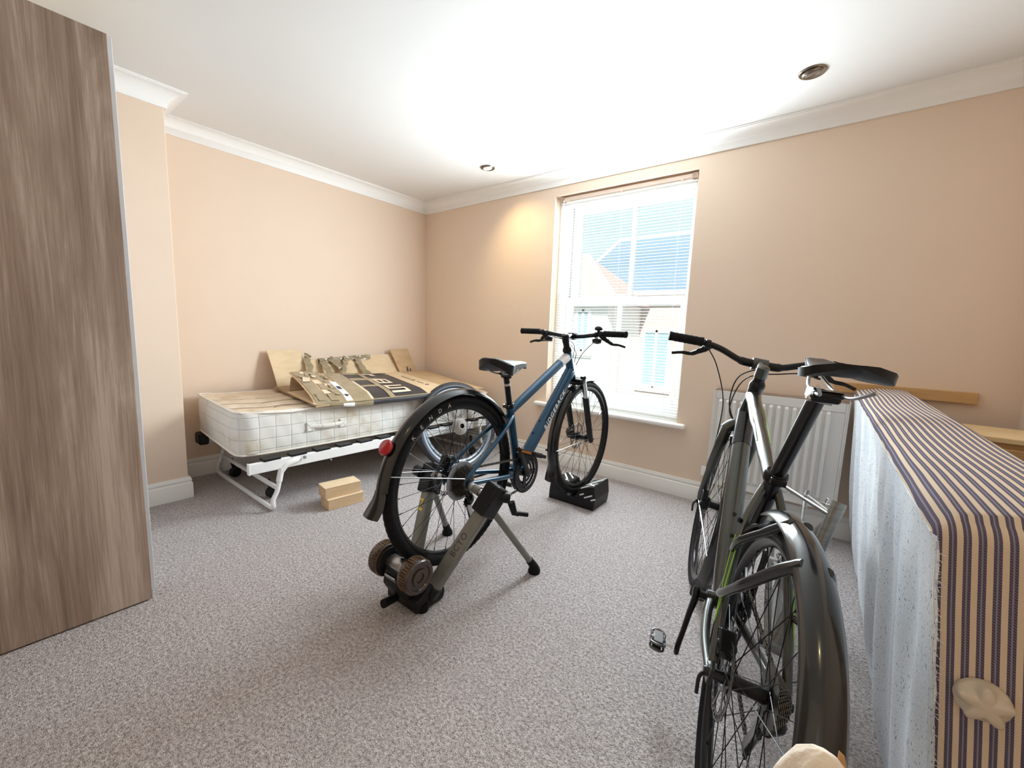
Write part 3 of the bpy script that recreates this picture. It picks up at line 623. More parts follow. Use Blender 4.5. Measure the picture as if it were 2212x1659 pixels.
def saddle(parent, base, m_top, m_side, L=0.27, W=0.165, tilt=0.0, dp=1.0, droop=0.0, roll=0.0):
    S = part('saddle', parent, base); S.rotation_euler = (roll, tilt, 0)
    rows = []; N = 18
    sec = [(-1, -0.030), (-1.02, -0.018), (-0.96, -0.006), (-0.75, 0.002), (-0.4, 0.003), (0, -0.001), (0.4, 0.003), (0.75, 0.002), (0.96, -0.006), (1.02, -0.018), (1, -0.030)]
    for i in range(N+1):
        t = i/N; x = -L*0.50 + L*t
        if t < 0.42: wv = W/2*(0.80 + 0.20*math.sin(PI*min(1, t/0.24)/2)) * (1 if t < 0.24 else 1 - 0.52*((t-0.24)/0.18)**1.3*0.72)
        else: wv = W/2*0.62*(1-(t-0.42)/0.58*0.62)
        if t < 0.12: wv *= 0.50 + 0.50*math.sqrt(max(0, 1-((0.12-t)/0.12)**2))
        if t > 0.95: wv *= 0.72
        lift = 0.016*(1-min(1, t/0.35))**2 + 0.004*max(0, t-0.7)/0.3 - (0.008 if t > 0.96 else 0)
        dep = dp*(1.0 if t < 0.45 else 1.0 - 1.0*(t-0.45)); lift -= droop*max(0, t-0.72)/0.28; dep *= 0.45 + 0.55*min(1, t/0.09)
        rows.append([(x, wv*a, z*dep + lift) for a, z in sec])
    top = MB(); n = len(sec); vs = [p for r in rows for p in r]
    top.add(vs, [(i*n+j, i*n+j+1, (i+1)*n+j+1, (i+1)*n+j) for i in range(N) for j in range(n-1)] + [tuple(range(n)), tuple(N*n+j for j in range(n-1, -1, -1))] + [(i*n, (i+1)*n, (i+1)*n+n-1, i*n+n-1) for i in range(N)])
    obj('cover', top, m_top, S, sub=1)
    skirt = MB()
    rr = []
    for i in range(N+1):
        ps = rows[i]; rr.append([(ps[0][0], ps[0][1]*1.012, ps[1][2]+0.004), (ps[0][0], ps[0][1]*0.985, ps[0][2]-0.016*dp*dp*(1 if i < 10 else 0.4)), (ps[0][0], 0, ps[0][2]-(0.010 if dp > 0.9 else -0.004)), (ps[-1][0], ps[-1][1]*0.985, ps[-1][2]-0.016*dp*dp*(1 if i < 10 else 0.4)), (ps[-1][0], ps[-1][1]*1.012, ps[-2][2]+0.004)])
    vs = [p for r in rr for p in r]; skirt.add(vs, [(i*5+j, i*5+j+1, (i+1)*5+j+1, (i+1)*5+j) for i in range(N) for j in range(4)] + [(0, 1, 2, 3, 4), tuple(N*5+j for j in range(4, -1, -1))])
    obj('skirt', skirt, m_side, S)
    for s_ in (-1, 1):
        obj('rail', MB().tube(cr([(-L*0.40, s_*0.045, -0.034), (-L*0.22, s_*0.026, -0.056), (0.0, s_*0.022, -0.058), (L*0.2, s_*0.020, -0.052), (L*0.40, s_*0.008, -0.028)], 5), 0.0036, 8), 'steel', S)
    obj('clamp', MB().obox((-0.005, 0, -0.060), (0.040, 0.054, 0.014)).lathe([(-0.026, 0.010), (0.026, 0.010)], (-0.005, 0, -0.070)), 'black_satin', S, bevel=0.004)
    return S
def lever(parent, c, side, m='black_plastic', hose=True):
    B = part('brake_lever', parent, c)
    obj('clamp', MB().lathe([(-0.010, 0.017), (0.010, 0.017)], ax=(0, 1, 0)), m, B, bevel=0.003)
    obj('body', MB().tube(cr([(0.012, side*-0.010, -0.004), (0.028, side*0.012, -0.026), (0.032, side*0.030, -0.036)], 5), [0.014]*5+[0.012]*5+[0.010], 10), m, B)
    obj('blade', MB().tube(cr([(0.031, side*0.020, -0.032), (0.042, side*0.050, -0.050), (0.038, side*0.085, -0.052), (0.042, side*0.122, -0.062)], 6), [0.0095]*6+[0.0075]*6+[0.0065]*7, 8, flat=0.7), m, B)
    return B
def shifter(parent, c, side):
    S = part('gear_shifter', parent, c)
    obj('pod', MB().lathe([(-0.012, 0.010), (-0.010, 0.024), (0.008, 0.027), (0.014, 0.018)], (0.012, 0, -0.034), ax=(0.2, 0.1, 1)), 'black_plastic', S)
    obj('paddle', MB().obox((-0.010, side*0.018, -0.044), (0.040, 0.014, 0.007)), 'black_plastic', S, bevel=0.003)
    obj('clamp', MB().lathe([(-0.007, 0.016), (0.007, 0.016)]), 'black_plastic', S)
    return S
def chain_mesh(path, pitch=0.0127):
    pts = [Vector(p) for p in path]; L = [0]
    for a, b in zip(pts, pts[1:]): L.append(L[-1] + (b-a).length)
    n = int(L[-1]/pitch); mb = MB(); j = 0
    def at(s):
        for i in range(len(L)-1):
            if s <= L[i+1]+1e-9: return pts[i].lerp(pts[i+1], (s-L[i])/max(1e-9, L[i+1]-L[i]))
        return pts[-1]
    for i in range(n):
        a, b = at(i*pitch), at((i+1)*pitch); o = 0.0032 if i % 2 else 0.0020
        t = (b-a).normalized()
        for s_ in (-1, 1): mb.beam(a - t*0.003 + Vector((0, s_*o, 0)), b + t*0.003 + Vector((0, s_*o, 0)), 0.0014, 0.0085 if i % 2 else 0.0072)
        mb.lathe([(-0.0030, 0.0040), (0.0030, 0.0040)], a, seg=6)
    return mb
def crankset(parent, bb, ring_r, a_right, spindle=0.066, q=0.085, Lc=0.170, m='black_satin', rings=(1.0,), guard=None, pedal='flat', bolts=4):
    Cn = part('crankset', parent, bb)
    obj('spindle', MB().lathe([(-spindle, 0.012), (spindle, 0.012)]), 'dark_metal', Cn)
    obj('bottom_bracket_cup', MB().lathe([(0.034, 0.021), (0.042, 0.021), (0.043, 0.017)]), 'dark_metal', Cn)
    obj('bottom_bracket_cup', MB().lathe([(-0.043, 0.017), (-0.042, 0.021), (-0.034, 0.021)]), 'dark_metal', Cn)
    for k, f in enumerate(rings):
        obj('chainring', cog_mesh(ring_r*f, int(44*f), 0.003, inner=ring_r*f*0.80).xf(Matrix.Translation((0, -0.045-0.006*(len(rings)-1-k)+0.006*k*0, 0))), 'dark_metal', Cn)
    if guard: obj('chain_guard', MB().ring([(guard, -0.052), (guard, -0.056), (guard-0.016, -0.057), (guard-0.016, -0.053)], seg=64), 'black_satin', Cn)
    sp = MB()
    for k in range(4):
        a = a_right + PI/4 + PI/2*k
        sp.beam((0, -0.050, 0), (ring_r*0.84*math.cos(a), -0.050, ring_r*0.84*math.sin(a)), 0.024, 0.006, up=(0, 1, 0))
    obj('spider', sp, m, Cn, smooth=False, bevel=0.002)
    for s_, a in ((-1, a_right), (1, a_right+PI)):
        e = Vector((math.cos(a), 0, math.sin(a))); p0 = Vector((0, s_*spindle, 0)); p1 = e*Lc + Vector((0, s_*q, 0))
        obj('crank_arm', MB().tube([p0 - e*0.018, p0 - e*0.008, p0 + e*0.02, p0.lerp(p1, 0.35), p0.lerp(p1, 0.7), p1 - e*0.01, p1 + e*0.012, p1 + e*0.017], [0.012, 0.018, 0.0165, 0.0135, 0.012, 0.0125, 0.012, 0.006], 10, flat=0.62, up=(e.z, 0, -e.x)), m, Cn)
        P = part('pedal', Cn, p1 + Vector((0, s_*0.012, 0)))
        obj('axle', MB().lathe([(0, 0.006), (s_*0.05, 0.0045)]), 'chrome', P)
        if pedal == 'flat':
            P.rotation_euler = (0, 0.35, 0)
            b = MB()
            b.obox((0, s_*0.058, 0), (0.030, 0.090, 0.022)); b.obox((0.043, s_*0.058, 0), (0.010, 0.092, 0.016)); b.obox((-0.043, s_*0.058, 0), (0.010, 0.092, 0.016))
            for yy in (0.016, 0.100): b.obox((0, s_*yy, 0), (0.090, 0.008, 0.014))
            for yy in (0.040, 0.076): b.obox((0, s_*yy, 0), (0.088, 0.008, 0.012))
            obj('cage', b, 'black_plastic', P, smooth=False, bevel=0.002)
            for xx in (0.0495, -0.0495): obj('pedal_reflector', MB().obox((xx, s_*0.058, 0), (0.004, 0.052, 0.011)), 'amber', P, smooth=False)
        else:
            b = MB().lathe([(s_*0.022, 0.008), (s_*0.026, 0.011), (s_*0.062, 0.011), (s_*0.066, 0.008)])
            for xx in (-1, 1):
                b.tube(cr([(xx*0.010, s_*0.026, 0.004), (xx*0.026, s_*0.026, 0.008), (xx*0.033, s_*0.044, 0.011), (xx*0.026, s_*0.062, 0.008), (xx*0.010, s_*0.062, 0.004)], 4), 0.0042, 6)
                b.tube(cr([(xx*0.010, s_*0.026, -0.004), (xx*0.022, s_*0.026, -0.012), (xx*0.027, s_*0.044, -0.014), (xx*0.022, s_*0.062, -0.012), (xx*0.010, s_*0.062, -0.004)], 4), 0.0038, 6)
            b.obox((0.0, s_*0.044, 0.012), (0.050, 0.026, 0.005)); b.obox((0.0, s_*0.044, -0.012), (0.050, 0.026, 0.005))
            obj('clip_body', b, 'rotor', P, bevel=0.001)
    return Cn
def derailleur(parent, ax, side_y, R=0.0):
    D = part('rear_derailleur', parent, ax); y = side_y
    obj('body', MB().tube(cr([(0.0, y-0.004, -0.030), (0.006, y-0.022, -0.052), (0.020, y-0.018, -0.078), (0.020, y-0.006, -0.095)], 5), [0.013]*5+[0.016]*5+[0.014]*5+[0.011], 10), 'black_satin', D)
    obj('cage', MB().beam((0.020, y+0.006, -0.085), (0.055, y+0.006, -0.185), 0.002, 0.020, up=(1, 0, 0)).beam((0.020, y-0.006, -0.085), (0.055, y-0.006, -0.185), 0.002, 0.020, up=(1, 0, 0)), 'steel', D, smooth=False)
    for p in ((0.022, -0.090), (0.053, -0.178)):
        q = cog_mesh(0.021, 11, 0.003, inner=0.006); obj('jockey_wheel', q.xf(Matrix.Translation((p[0], y, p[1]))), 'black_plastic', D)
    return D
def grip(parent, a, b, r=0.0165):
    a, b = Vector(a), Vector(b); n = 14; P = [a.lerp(b, k/n) for k in range(n+1)]
    return obj('grip', MB().tube(P, [r*1.06] + [r*(1.0 + (0.03 if k % 2 else -0.03)) for k in range(1, n)] + [r*1.08], 14), 'rubber', parent)
def stays(name, parent, a, b, r0, r1, m, mid=None, flat=1.0):
    for s_ in (1, -1):
        f = lambda p: (p[0], s_*p[1], p[2])
        P = cr([f(a)] + ([f(q) for q in mid] if mid else []) + [f(b)], 6); k = len(P)
        obj(name, MB().tube(P, [r0+(r1-r0)*i/(k-1) for i in range(k)], 12, flat=flat), m, parent)
def caliper(parent, c, ang, m='black_satin'):
    C_ = obj('brake_caliper', MB().obox((0.055, 0, 0.035), (0.052, 0.034, 0.034)).obox((0.075, 0.006, 0.014), (0.022, 0.024, 0.052)).lathe([(-0.020, 0.010), (0.020, 0.010)], (0.050, 0, 0.040)), m, parent, bevel=0.004)
    C_.location = c; C_.rotation_euler = (0, -ang, 0); return C_

# ------------------------------------------------------------------ blue hybrid bike on the trainer
f_, up_, n_ = frame(math.radians(90.245), 0)
blue = thing('bicycle', 'teal blue hybrid bicycle with black mudguards clamped in the indoor trainer', 'bicycle', M4=basis(f_, -n_, up_, (2.108, -1.608, 0)))
RA, FA, BB = Vector((0, 0, 0.430)), Vector((1.093, 0, 0.405)), Vector((0.425, 0, 0.362))
STT, HT1, HT0 = Vector((0.345, 0, 0.690)), Vector((0.852, 0, 0.950)), Vector((0.912, 0, 0.800))
obj('seat_tube', MB().tube([BB, BB.lerp(STT, 0.5), STT], 0.0190, 16), 'blue', blue)
obj('top_tube', MB().tube([(0.352, 0, 0.668), (0.45, 0, 0.716), (0.75, 0, 0.862), (0.862, 0, 0.915)], [0.0195, 0.0215, 0.0235, 0.026], 16), 'blue', blue)
obj('down_tube', MB().tube([(0.432, 0, 0.366), (0.52, 0, 0.452), (0.75, 0, 0.678), (0.895, 0, 0.826)], [0.028, 0.0335, 0.0345, 0.034], 18, flat=0.86), 'blue', blue)
obj('head_tube', MB().lathe([(0, 0.026), (0.012, 0.0235), (0.080, 0.022), (0.150, 0.0235), (0.162, 0.025)], HT0, HT1-HT0), 'blue', blue)
obj('bottom_bracket_shell', MB().lathe([(-0.036, 0.0225), (0.036, 0.0225)], BB), 'blue', blue)
stays('seat_stay', blue, (0.358, 0.010, 0.648), (0.004, 0.064, 0.452), 0.0095, 0.0085, 'blue', [(0.318, 0.026, 0.628), (0.250, 0.044, 0.592), (0.12, 0.060, 0.520)])
stays('chain_stay', blue, (0.415, 0.024, 0.360), (0.018, 0.066, 0.422), 0.0125, 0.0095, 'blue', [(0.34, 0.040, 0.366), (0.20, 0.060, 0.392)])
for s_ in (1, -1): obj('dropout', MB().prism([(-0.020, 0.452-0.43), (0.014, 0.470-0.43), (0.034, 0.432-0.43), (0.012, -0.022), (-0.006, -0.044), (-0.014, -0.014)], 0.008, Matrix.Translation((0, s_*0.066, 0.430))), 'blue', blue, smooth=False, bevel=0.002)
obj('stay_bridge', MB().tube([(0.285, -0.034, 0.612), (0.285, 0.034, 0.612)], 0.008, 8), 'blue', blue)
obj('top_tube_decal', MB().tube([(0.775, 0, 0.8742), (0.845, 0, 0.9072)], [0.0246, 0.0263], 16, caps=False), 'grey_decal', blue, )
# lettering on both flanks of the down tube
dtx = Vector((0.895-0.52, 0, 0.826-0.452)).normalized()
for s_ in (-1, 1):
    x = dtx if s_ < 0 else -dtx; z = Vector((0, s_, 0)); y = z.cross(x)
    text('down_tube_lettering', 'RIDGEBACK', 0.040, 'white_print', blue, basis(x, y, z, (0.705, s_*0.0300, 0.634)), space=1.25)
for k in (0.30, 0.42):
    p = Vector((0.432, 0, 0.366)).lerp(Vector((0.895, 0, 0.826)), k) + Vector((-0.70, 0, 0.70))*0.0335
    obj('bottle_boss', MB().lathe([(0, 0.005), (0.003, 0.005)], p, (-0.7, 0, 0.7), 10), 'dark_metal', blue)
SD = (STT-BB).normalized()
obj('seat_collar', MB().lathe([(-0.010, 0.0215), (0.012, 0.0215)], STT + SD*0.004, SD).obox(STT + Vector((-0.026, 0, 0.004)), (0.016, 0.030, 0.014)), 'black_satin', blue, bevel=0.002)
obj('seat_collar_lever', MB().tube(cr([STT + Vector((-0.026, 0.018, 0.004)), STT + Vector((0.0, 0.034, 0.004)), STT + Vector((0.03, 0.030, 0.004))], 4), 0.004, 6), 'chrome', blue)
SPT = Vector((0.312, 0, 0.832))
obj('seatpost', MB().tube([STT - SD*0.02, SPT], 0.0142, 16), 'black_satin', blue)
obj('seatpost_mark', MB().tube([STT.lerp(SPT, 0.72), STT.lerp(SPT, 0.80)], 0.0146, 16, caps=False), 'grey_decal', blue)
saddle(blue, (0.318, 0, 0.906), 'saddle_top', 'black_plastic', L=0.262, W=0.178, tilt=0.03, dp=1.1, droop=0.010)
# steering
obj('headset', MB().lathe([(-0.008, 0.026), (0.0, 0.027), (0.014, 0.022)], HT1, HT1-HT0).lathe([(-0.012, 0.024), (0.0, 0.027)], HT0, HT1-HT0), 'black_satin', blue)
hd = (HT1-HT0).normalized()
obj('spacer', MB().lathe([(0.014, 0.0185), (0.062, 0.0185)], HT1, hd), 'black_satin', blue)
stm = HT1 + hd*0.068; BC = Vector((0.898, 0, 1.026))
obj('stem', MB().lathe([(-0.022, 0.0205), (0.022, 0.0205), (0.025, 0.016)], stm, hd).tube([stm, stm.lerp(BC, 0.5), BC], [0.018, 0.0155, 0.017], 14).lathe([(-0.024, 0.021), (0.024, 0.021)], BC), 'black_satin', blue)
bar = [(0.868, 0.325, 1.046), (0.880, 0.22, 1.046), (0.893, 0.13, 1.036), (0.898, 0.06, 1.027), (0.898, 0, 1.026), (0.898, -0.06, 1.027), (0.893, -0.13, 1.036), (0.880, -0.22, 1.046), (0.868, -0.325, 1.046)]
obj('handlebar', MB().tube(cr(bar, 5), 0.0118, 12), 'black_satin', blue)
for s_ in (1, -1):
    grip(blue, (0.8665, s_*0.332, 1.046), (0.8800, s_*0.205, 1.046))
    lever(blue, (0.884, s_*0.185, 1.042), s_)
    shifter(blue, (0.886, s_*0.155, 1.038), s_)
obj('bell', MB().lathe([(0.0, 0.006), (0.018, 0.008), (0.022, 0.021), (0.030, 0.024), (0.040, 0.019), (0.046, 0.006)], (0.890, -0.165, 1.042), (0, 0, 1), 16), 'dark_metal', blue)
for P in ([(0.915, 0.150, 1.022), (0.985, 0.10, 1.000), (1.000, 0.03, 0.94), (0.955, 0.008, 0.875)],
          [(0.915, -0.150, 1.022), (0.990, -0.09, 0.995), (1.000, -0.02, 0.93), (0.950, -0.006, 0.860)],
          [(0.930, 0.175, 1.025), (1.000, 0.05, 0.985), (0.965, 0.03, 0.86), (1.010, 0.055, 0.62), (1.075, 0.062, 0.47)],
          [(0.900, -0.025, 0.830), (0.840, -0.032, 0.800), (0.62, -0.030, 0.585)]):
    obj('cable', MB().tube(cr(P, 8), 0.0024, 6), 'black_satin', blue)
# suspension fork
CRN = HT0 - hd*0.030
fk = part('suspension_fork', blue)
obj('crown', MB().obox((0, 0, 0), (0.055, 0.150, 0.036)).xf(Matrix.Translation(CRN + Vector((0.012, 0, 0))) @ Matrix.Rotation(-math.radians(23), 4, 'Y')), 'black_satin', fk, bevel=0.012, seg=3)
for s_ in (1, -1):
    top = CRN + Vector((0.022, s_*0.062, 0.014)); bot = FA + Vector((-0.012, s_*0.062, 0.0)); k = 0.30
    obj('stanchion', MB().tube([top, top.lerp(bot, k+0.05)], 0.0145, 14), 'chrome', fk)
    obj('lower_leg', MB().tube([top.lerp(bot, k), top.lerp(bot, k+0.02), top.lerp(bot, 0.6), top.lerp(bot, 0.95), bot + Vector((0.012, 0, -0.016))], [0.0205, 0.0195, 0.0185, 0.0175, 0.014], 14), 'black_satin', fk)
    obj('cap', MB().lathe([(0, 0.017), (0.012, 0.017), (0.018, 0.012)], top, top-bot), 'dark_metal', fk)
arch0 = (CRN + Vector((0.022, 0.062, 0.014))).lerp(FA + Vector((-0.012, 0.062, 0)), 0.33)
obj('fork_arch', MB().tube(cr([arch0, arch0 + Vector((0.015, -0.02, 0.055)), Vector((arch0.x+0.020, 0, arch0.z+0.068)), arch0 + Vector((0.015, -0.104, 0.055)), arch0 + Vector((0, -0.124, 0))], 5), 0.011, 8), 'black_satin', fk)
wheel('rear_wheel', blue, RA, 0.351, 0.041, 0.130, rotor=1, cassette=-1, label='black spoked wheel with 700c tyre')
wheel('front_wheel', blue, FA, 0.351, 0.041, 0.110, rotor=1, label='black spoked wheel with 700c tyre')
caliper(blue, FA + Vector((-0.02, 0.045, 0.0)), math.radians(120)); caliper(blue, RA + Vector((0, 0.050, 0.0)), math.radians(70))
for p, h in ((RA, 0.072), (FA, 0.070)):
    obj('axle_skewer', MB().lathe([(-h-0.006, 0.008), (-h, 0.010), (h, 0.010), (h+0.006, 0.008)], p), 'dark_metal', blue)
fender('rear_mudguard', blue, RA, 0.376, 0.062, 28, 172, 'fender_black', seg=44, flap=(0.085, 0.082), drop=0.018)
fender('front_mudguard', blue, FA, 0.372, 0.056, 66, 196, 'fender_black', seg=40, flap=(0.085, 0.076), drop=0.016)
for s_ in (1, -1):
    a = math.radians(163); e = RA + Vector((0.362*math.cos(a), s_*0.026, 0.362*math.sin(a)))
    obj('mudguard_stay', MB().tube([RA + Vector((-0.004, s_*0.070, 0.018)), e], 0.0019, 6), 'steel', blue)
    a = math.radians(155); e = RA + Vector((0.362*math.cos(a), s_*0.026, 0.362*math.sin(a)))
    a = math.radians(182); e = FA + Vector((0.360*math.cos(a), s_*0.028, 0.360*math.sin(a)))
    obj('mudguard_stay', MB().tube([FA + Vector((-0.010, s_*0.066, 0.010)), e], 0.0019, 6), 'steel', blue)
    obj('stay_clip', MB().obox(e, (0.014, 0.012, 0.010)), 'black_plastic', blue, bevel=0.002)
a = math.radians(149); rp_ = RA + Vector((0.392*math.cos(a), 0, 0.392*math.sin(a)))
rl = part('rear_reflector', blue, rp_); rl.rotation_euler = (0, -(a), 0)
obj('lens', MB().lathe([(-0.004, 0.027), (0.004, 0.029), (0.010, 0.026), (0.012, 0.0)], ax=(1, 0, 0), seg=24), 'red', rl)
obj('backing', MB().lathe([(-0.016, 0.010), (-0.010, 0.024), (-0.004, 0.028)], ax=(1, 0, 0), seg=20), 'black_plastic', rl)
crankset(blue, BB, 0.094, math.radians(126), guard=0.100, rings=(1.0, 0.80, 0.62))
derailleur(blue, RA, -0.048)
obj('front_derailleur', MB().obox((0.375, -0.045, 0.462), (0.060, 0.003, 0.030)).obox((0.375, -0.056, 0.462), (0.060, 0.003, 0.036)).obox((0.392, -0.03, 0.478), (0.022, 0.050, 0.022)), 'dark_metal', blue, bevel=0.003)
ch_ = [(BB.x + 0.075*math.cos(t), -0.046, BB.z + 0.075*math.sin(t)) for t in [math.radians(96 - 12*k) for k in range(17)]]
obj('chain', chain_mesh([(RA.x-0.01, -0.042, RA.z+0.050)] + ch_ + [(0.075, -0.048, RA.z-0.165)]), 'chain', blue)
obj('kickstand', MB().tube(cr([(0.30, 0.055, 0.372), (0.20, 0.075, 0.368), (0.06, 0.085, 0.380)], 4), 0.007, 8), 'black_satin', blue)
# tyre lettering, near side, following the tyre
for i, chx in enumerate('KENDA'):
    a = math.radians(137 - 9.0*i); rr = 0.322
    e = Vector((math.cos(a), 0, math.sin(a))); tg = Vector((math.sin(a), 0, -math.cos(a)))
    text('tyre_lettering', chx, 0.024, 'grey_decal', blue, basis(tg, e, Vector((0, -1, 0)), RA + e*rr + Vector((0, -0.0198, 0))), depth=0.0008)

# ------------------------------------------------------------------ gunmetal hybrid bike leaning on the divan base
GS = 0.979
f_, up_, n_ = frame(1.8462, 0.1567)
gb = thing('bicycle', 'gunmetal grey hybrid bicycle leaning on the striped divan base', 'bicycle', M4=basis(f_, -n_, up_, (3.1615, -1.8763, 0.0), GS))
RA, FA, BB = Vector((0, 0, 0.351)), Vector((1.012, 0, 0.351)), Vector((0.398, 0, 0.286))
STT, HT1, HT0 = Vector((0.262, 0, 0.742)), Vector((0.835, 0, 0.910)), Vector((0.884, 0, 0.770))
hd = (HT1-HT0).normalized(); SD = (STT-BB).normalized()
obj('seat_tube', MB().tube([BB, BB.lerp(STT, 0.6), STT], [0.0205, 0.019, 0.0205], 16), 'gun_dark', gb)
obj('top_tube', MB().tube(cr([(0.268, 0, 0.712), (0.42, 0, 0.752), (0.65, 0, 0.812), (0.845, 0, 0.868)], 4), [0.0185]*4+[0.021]*4+[0.0255]*4+[0.030], 18, flat=0.9, up=(0, 0, 1)), 'gun', gb)
obj('top_tube_line', MB().tube(cr([(0.48, 0.0185, 0.7765), (0.62, 0.0200, 0.816), (0.72, 0.0215, 0.8435)], 3), 0.0016, 5), 'green', gb)
obj('top_tube_line', MB().tube(cr([(0.48, -0.0185, 0.7765), (0.62, -0.0200, 0.816), (0.72, -0.0215, 0.8435)], 3), 0.0016, 5), 'green', gb)
obj('down_tube', MB().tube([(0.405, 0, 0.290), (0.46, 0, 0.345), (0.64, 0, 0.528), (0.80, 0, 0.692), (0.872, 0, 0.792)], [0.028, 0.033, 0.035, 0.034, 0.030], 18, flat=0.90), 'gun', gb)
obj('down_tube_collar', MB().tube([(0.790, 0, 0.6815), (0.80, 0, 0.692), (0.84, 0, 0.744), (0.884, 0, 0.804)], [0.0352, 0.0356, 0.0345, 0.033], 18, flat=0.93), 'gun_dark', gb)
obj('head_tube', MB().lathe([(-0.006, 0.031), (0.020, 0.029), (0.090, 0.025), (0.145, 0.0255), (0.150, 0.026)], HT0, hd), 'gun_dark', gb)
obj('bottom_bracket_shell', MB().lathe([(-0.040, 0.024), (0.040, 0.024)], BB), 'gun', gb)
stays('seat_stay', gb, (0.272, 0.014, 0.705), (0.006, 0.070, 0.372), 0.0105, 0.0098, 'gun', [(0.236, 0.036, 0.648), (0.185, 0.052, 0.580), (0.10, 0.064, 0.475)])
stays('chain_stay', gb, (0.385, 0.030, 0.286), (0.010, 0.072, 0.345), 0.0135, 0.0105, 'gun', [(0.30, 0.046, 0.292), (0.16, 0.064, 0.315)])
for s_ in (1, -1):
    obj('stay_line', MB().tube(cr([(0.190, s_*0.0605, 0.590), (0.135, s_*0.0695, 0.520), (0.060, s_*0.0775, 0.430)], 4), 0.0016, 5).tube(cr([(0.178, s_*0.0545, 0.598), (0.120, s_*0.066, 0.524), (0.060, s_*0.0775, 0.430)], 4), 0.0016, 5), 'green', gb)
    obj('dropout', MB().prism([(-0.018, 0.020), (0.012, 0.034), (0.034, 0.006), (0.010, -0.024), (-0.012, -0.022)], 0.009, Matrix.Translation((0, s_*0.071, 0.351))), 'gun', gb, smooth=False, bevel=0.002)
obj('stay_bridge', MB().tube(cr([(0.196, -0.050, 0.592), (0.205, -0.02, 0.618), (0.205, 0.02, 0.618), (0.196, 0.050, 0.592)], 4), 0.0095, 8), 'gun_dark', gb)
obj('rack_boss', MB().lathe([(-0.004, 0.005), (0.008, 0.0065)], (0.212, 0.052, 0.620), (-0.3, 1, 0.2), 8), 'black_satin', gb)
obj('rack_boss', MB().lathe([(-0.004, 0.005), (0.008, 0.0065)], (0.212, -0.052, 0.620), (-0.3, -1, 0.2), 8), 'black_satin', gb)
for q in (0.34, 0.47):
    p = Vector((0.405, 0, 0.290)).lerp(Vector((0.80, 0, 0.692)), q) + Vector((-0.712, 0, 0.702))*0.0335
    obj('bottle_boss', MB().lathe([(0, 0.006), (0.004, 0.006)], p, (-0.7, 0, 0.7), 10), 'dark_metal', gb)
obj('seat_collar', MB().lathe([(-0.016, 0.0255), (-0.006, 0.0270), (0.006, 0.0270), (0.012, 0.0245)], STT, SD).obox(STT + Vector((-0.030, 0, -0.006)), (0.020, 0.034, 0.016)), 'black_satin', gb, bevel=0.002)
SPT = Vector((0.150, 0, 0.965))
obj('seatpost', MB().tube([STT - SD*0.03, SPT], 0.0172, 18), 'gun_dark', gb)
saddle(gb, (0.128, 0, 1.034), 'saddle', 'black_plastic', L=0.272, W=0.148, tilt=-0.05, dp=0.62, roll=-0.10)
obj('seatpost_head', MB().obox(SPT + Vector((-0.004, 0, 0.004)), (0.046, 0.042, 0.026)).lathe([(-0.026, 0.008), (0.026, 0.008)], SPT + Vector((-0.02, 0, -0.006))), 'chrome', gb, bevel=0.005)
obj('headset', MB().lathe([(0.0, 0.027), (0.010, 0.026), (0.022, 0.020)], HT1 - hd*0.002, hd), 'black_satin', gb)
obj('spacer', MB().lathe([(0.018, 0.0190), (0.040, 0.0190)], HT1, hd), 'black_satin', gb)
stm = HT1 + hd*0.055; BC = Vector((0.905, 0, 0.985))
obj('stem', MB().lathe([(-0.020, 0.021), (0.020, 0.021), (0.024, 0.016)], stm, hd).tube([stm, stm.lerp(BC, 0.55), BC], [0.019, 0.0165, 0.018], 14).lathe([(-0.026, 0.0235), (0.026, 0.0235)], BC), 'gun', gb)
bar = [(0.860, 0.335, 1.030), (0.876, 0.23, 1.030), (0.892, 0.15, 1.018), (0.902, 0.075, 0.990), (0.905, 0.03, 0.985), (0.905, -0.03, 0.985), (0.902, -0.075, 0.990), (0.892, -0.15, 1.018), (0.876, -0.23, 1.030), (0.860, -0.335, 1.030)]
obj('handlebar', MB().tube(cr(bar, 5), [0.0120]*16 + [0.0155]*14 + [0.0120]*16, 14), 'black_satin', gb)
for s_ in (1, -1):
    grip(gb, (0.858, s_*0.342, 1.030), (0.8765, s_*0.215, 1.030), 0.0175)
    lever(gb, (0.880, s_*0.195, 1.026), s_)
shifter(gb, (0.884, -0.165, 1.022), -1)
for P in ([(0.912, 0.190, 1.012), (0.960, 0.14, 0.95), (0.960, 0.085, 0.83), (0.945, 0.070, 0.72), (0.965, 0.062, 0.56)],
          [(0.905, -0.16, 1.000), (0.965, -0.07, 0.985), (0.950, 0.045, 0.93), (0.935, 0.060, 0.82), (0.880, 0.030, 0.745)],
          [(0.905, -0.17, 0.990), (0.985, -0.10, 0.965), (0.975, 0.02, 0.92), (0.950, 0.052, 0.80), (0.885, 0.025, 0.735)]):
    obj('cable', MB().tube(cr(P, 8), 0.0025, 6), 'black_satin', gb)
fk = part('rigid_fork', gb)
CRN = HT0 - hd*0.028
obj('crown', MB().tube(cr([CRN + Vector((0.002, 0.052, -0.030)), CRN + Vector((0.0, 0.030, -0.004)), CRN + Vector((0, 0, 0.004)), CRN + Vector((0, -0.030, -0.004)), CRN + Vector((0.002, -0.052, -0.030))], 5), 0.022, 12).lathe([(-0.03, 0.026), (0.026, 0.024)], CRN, hd), 'gun', fk)
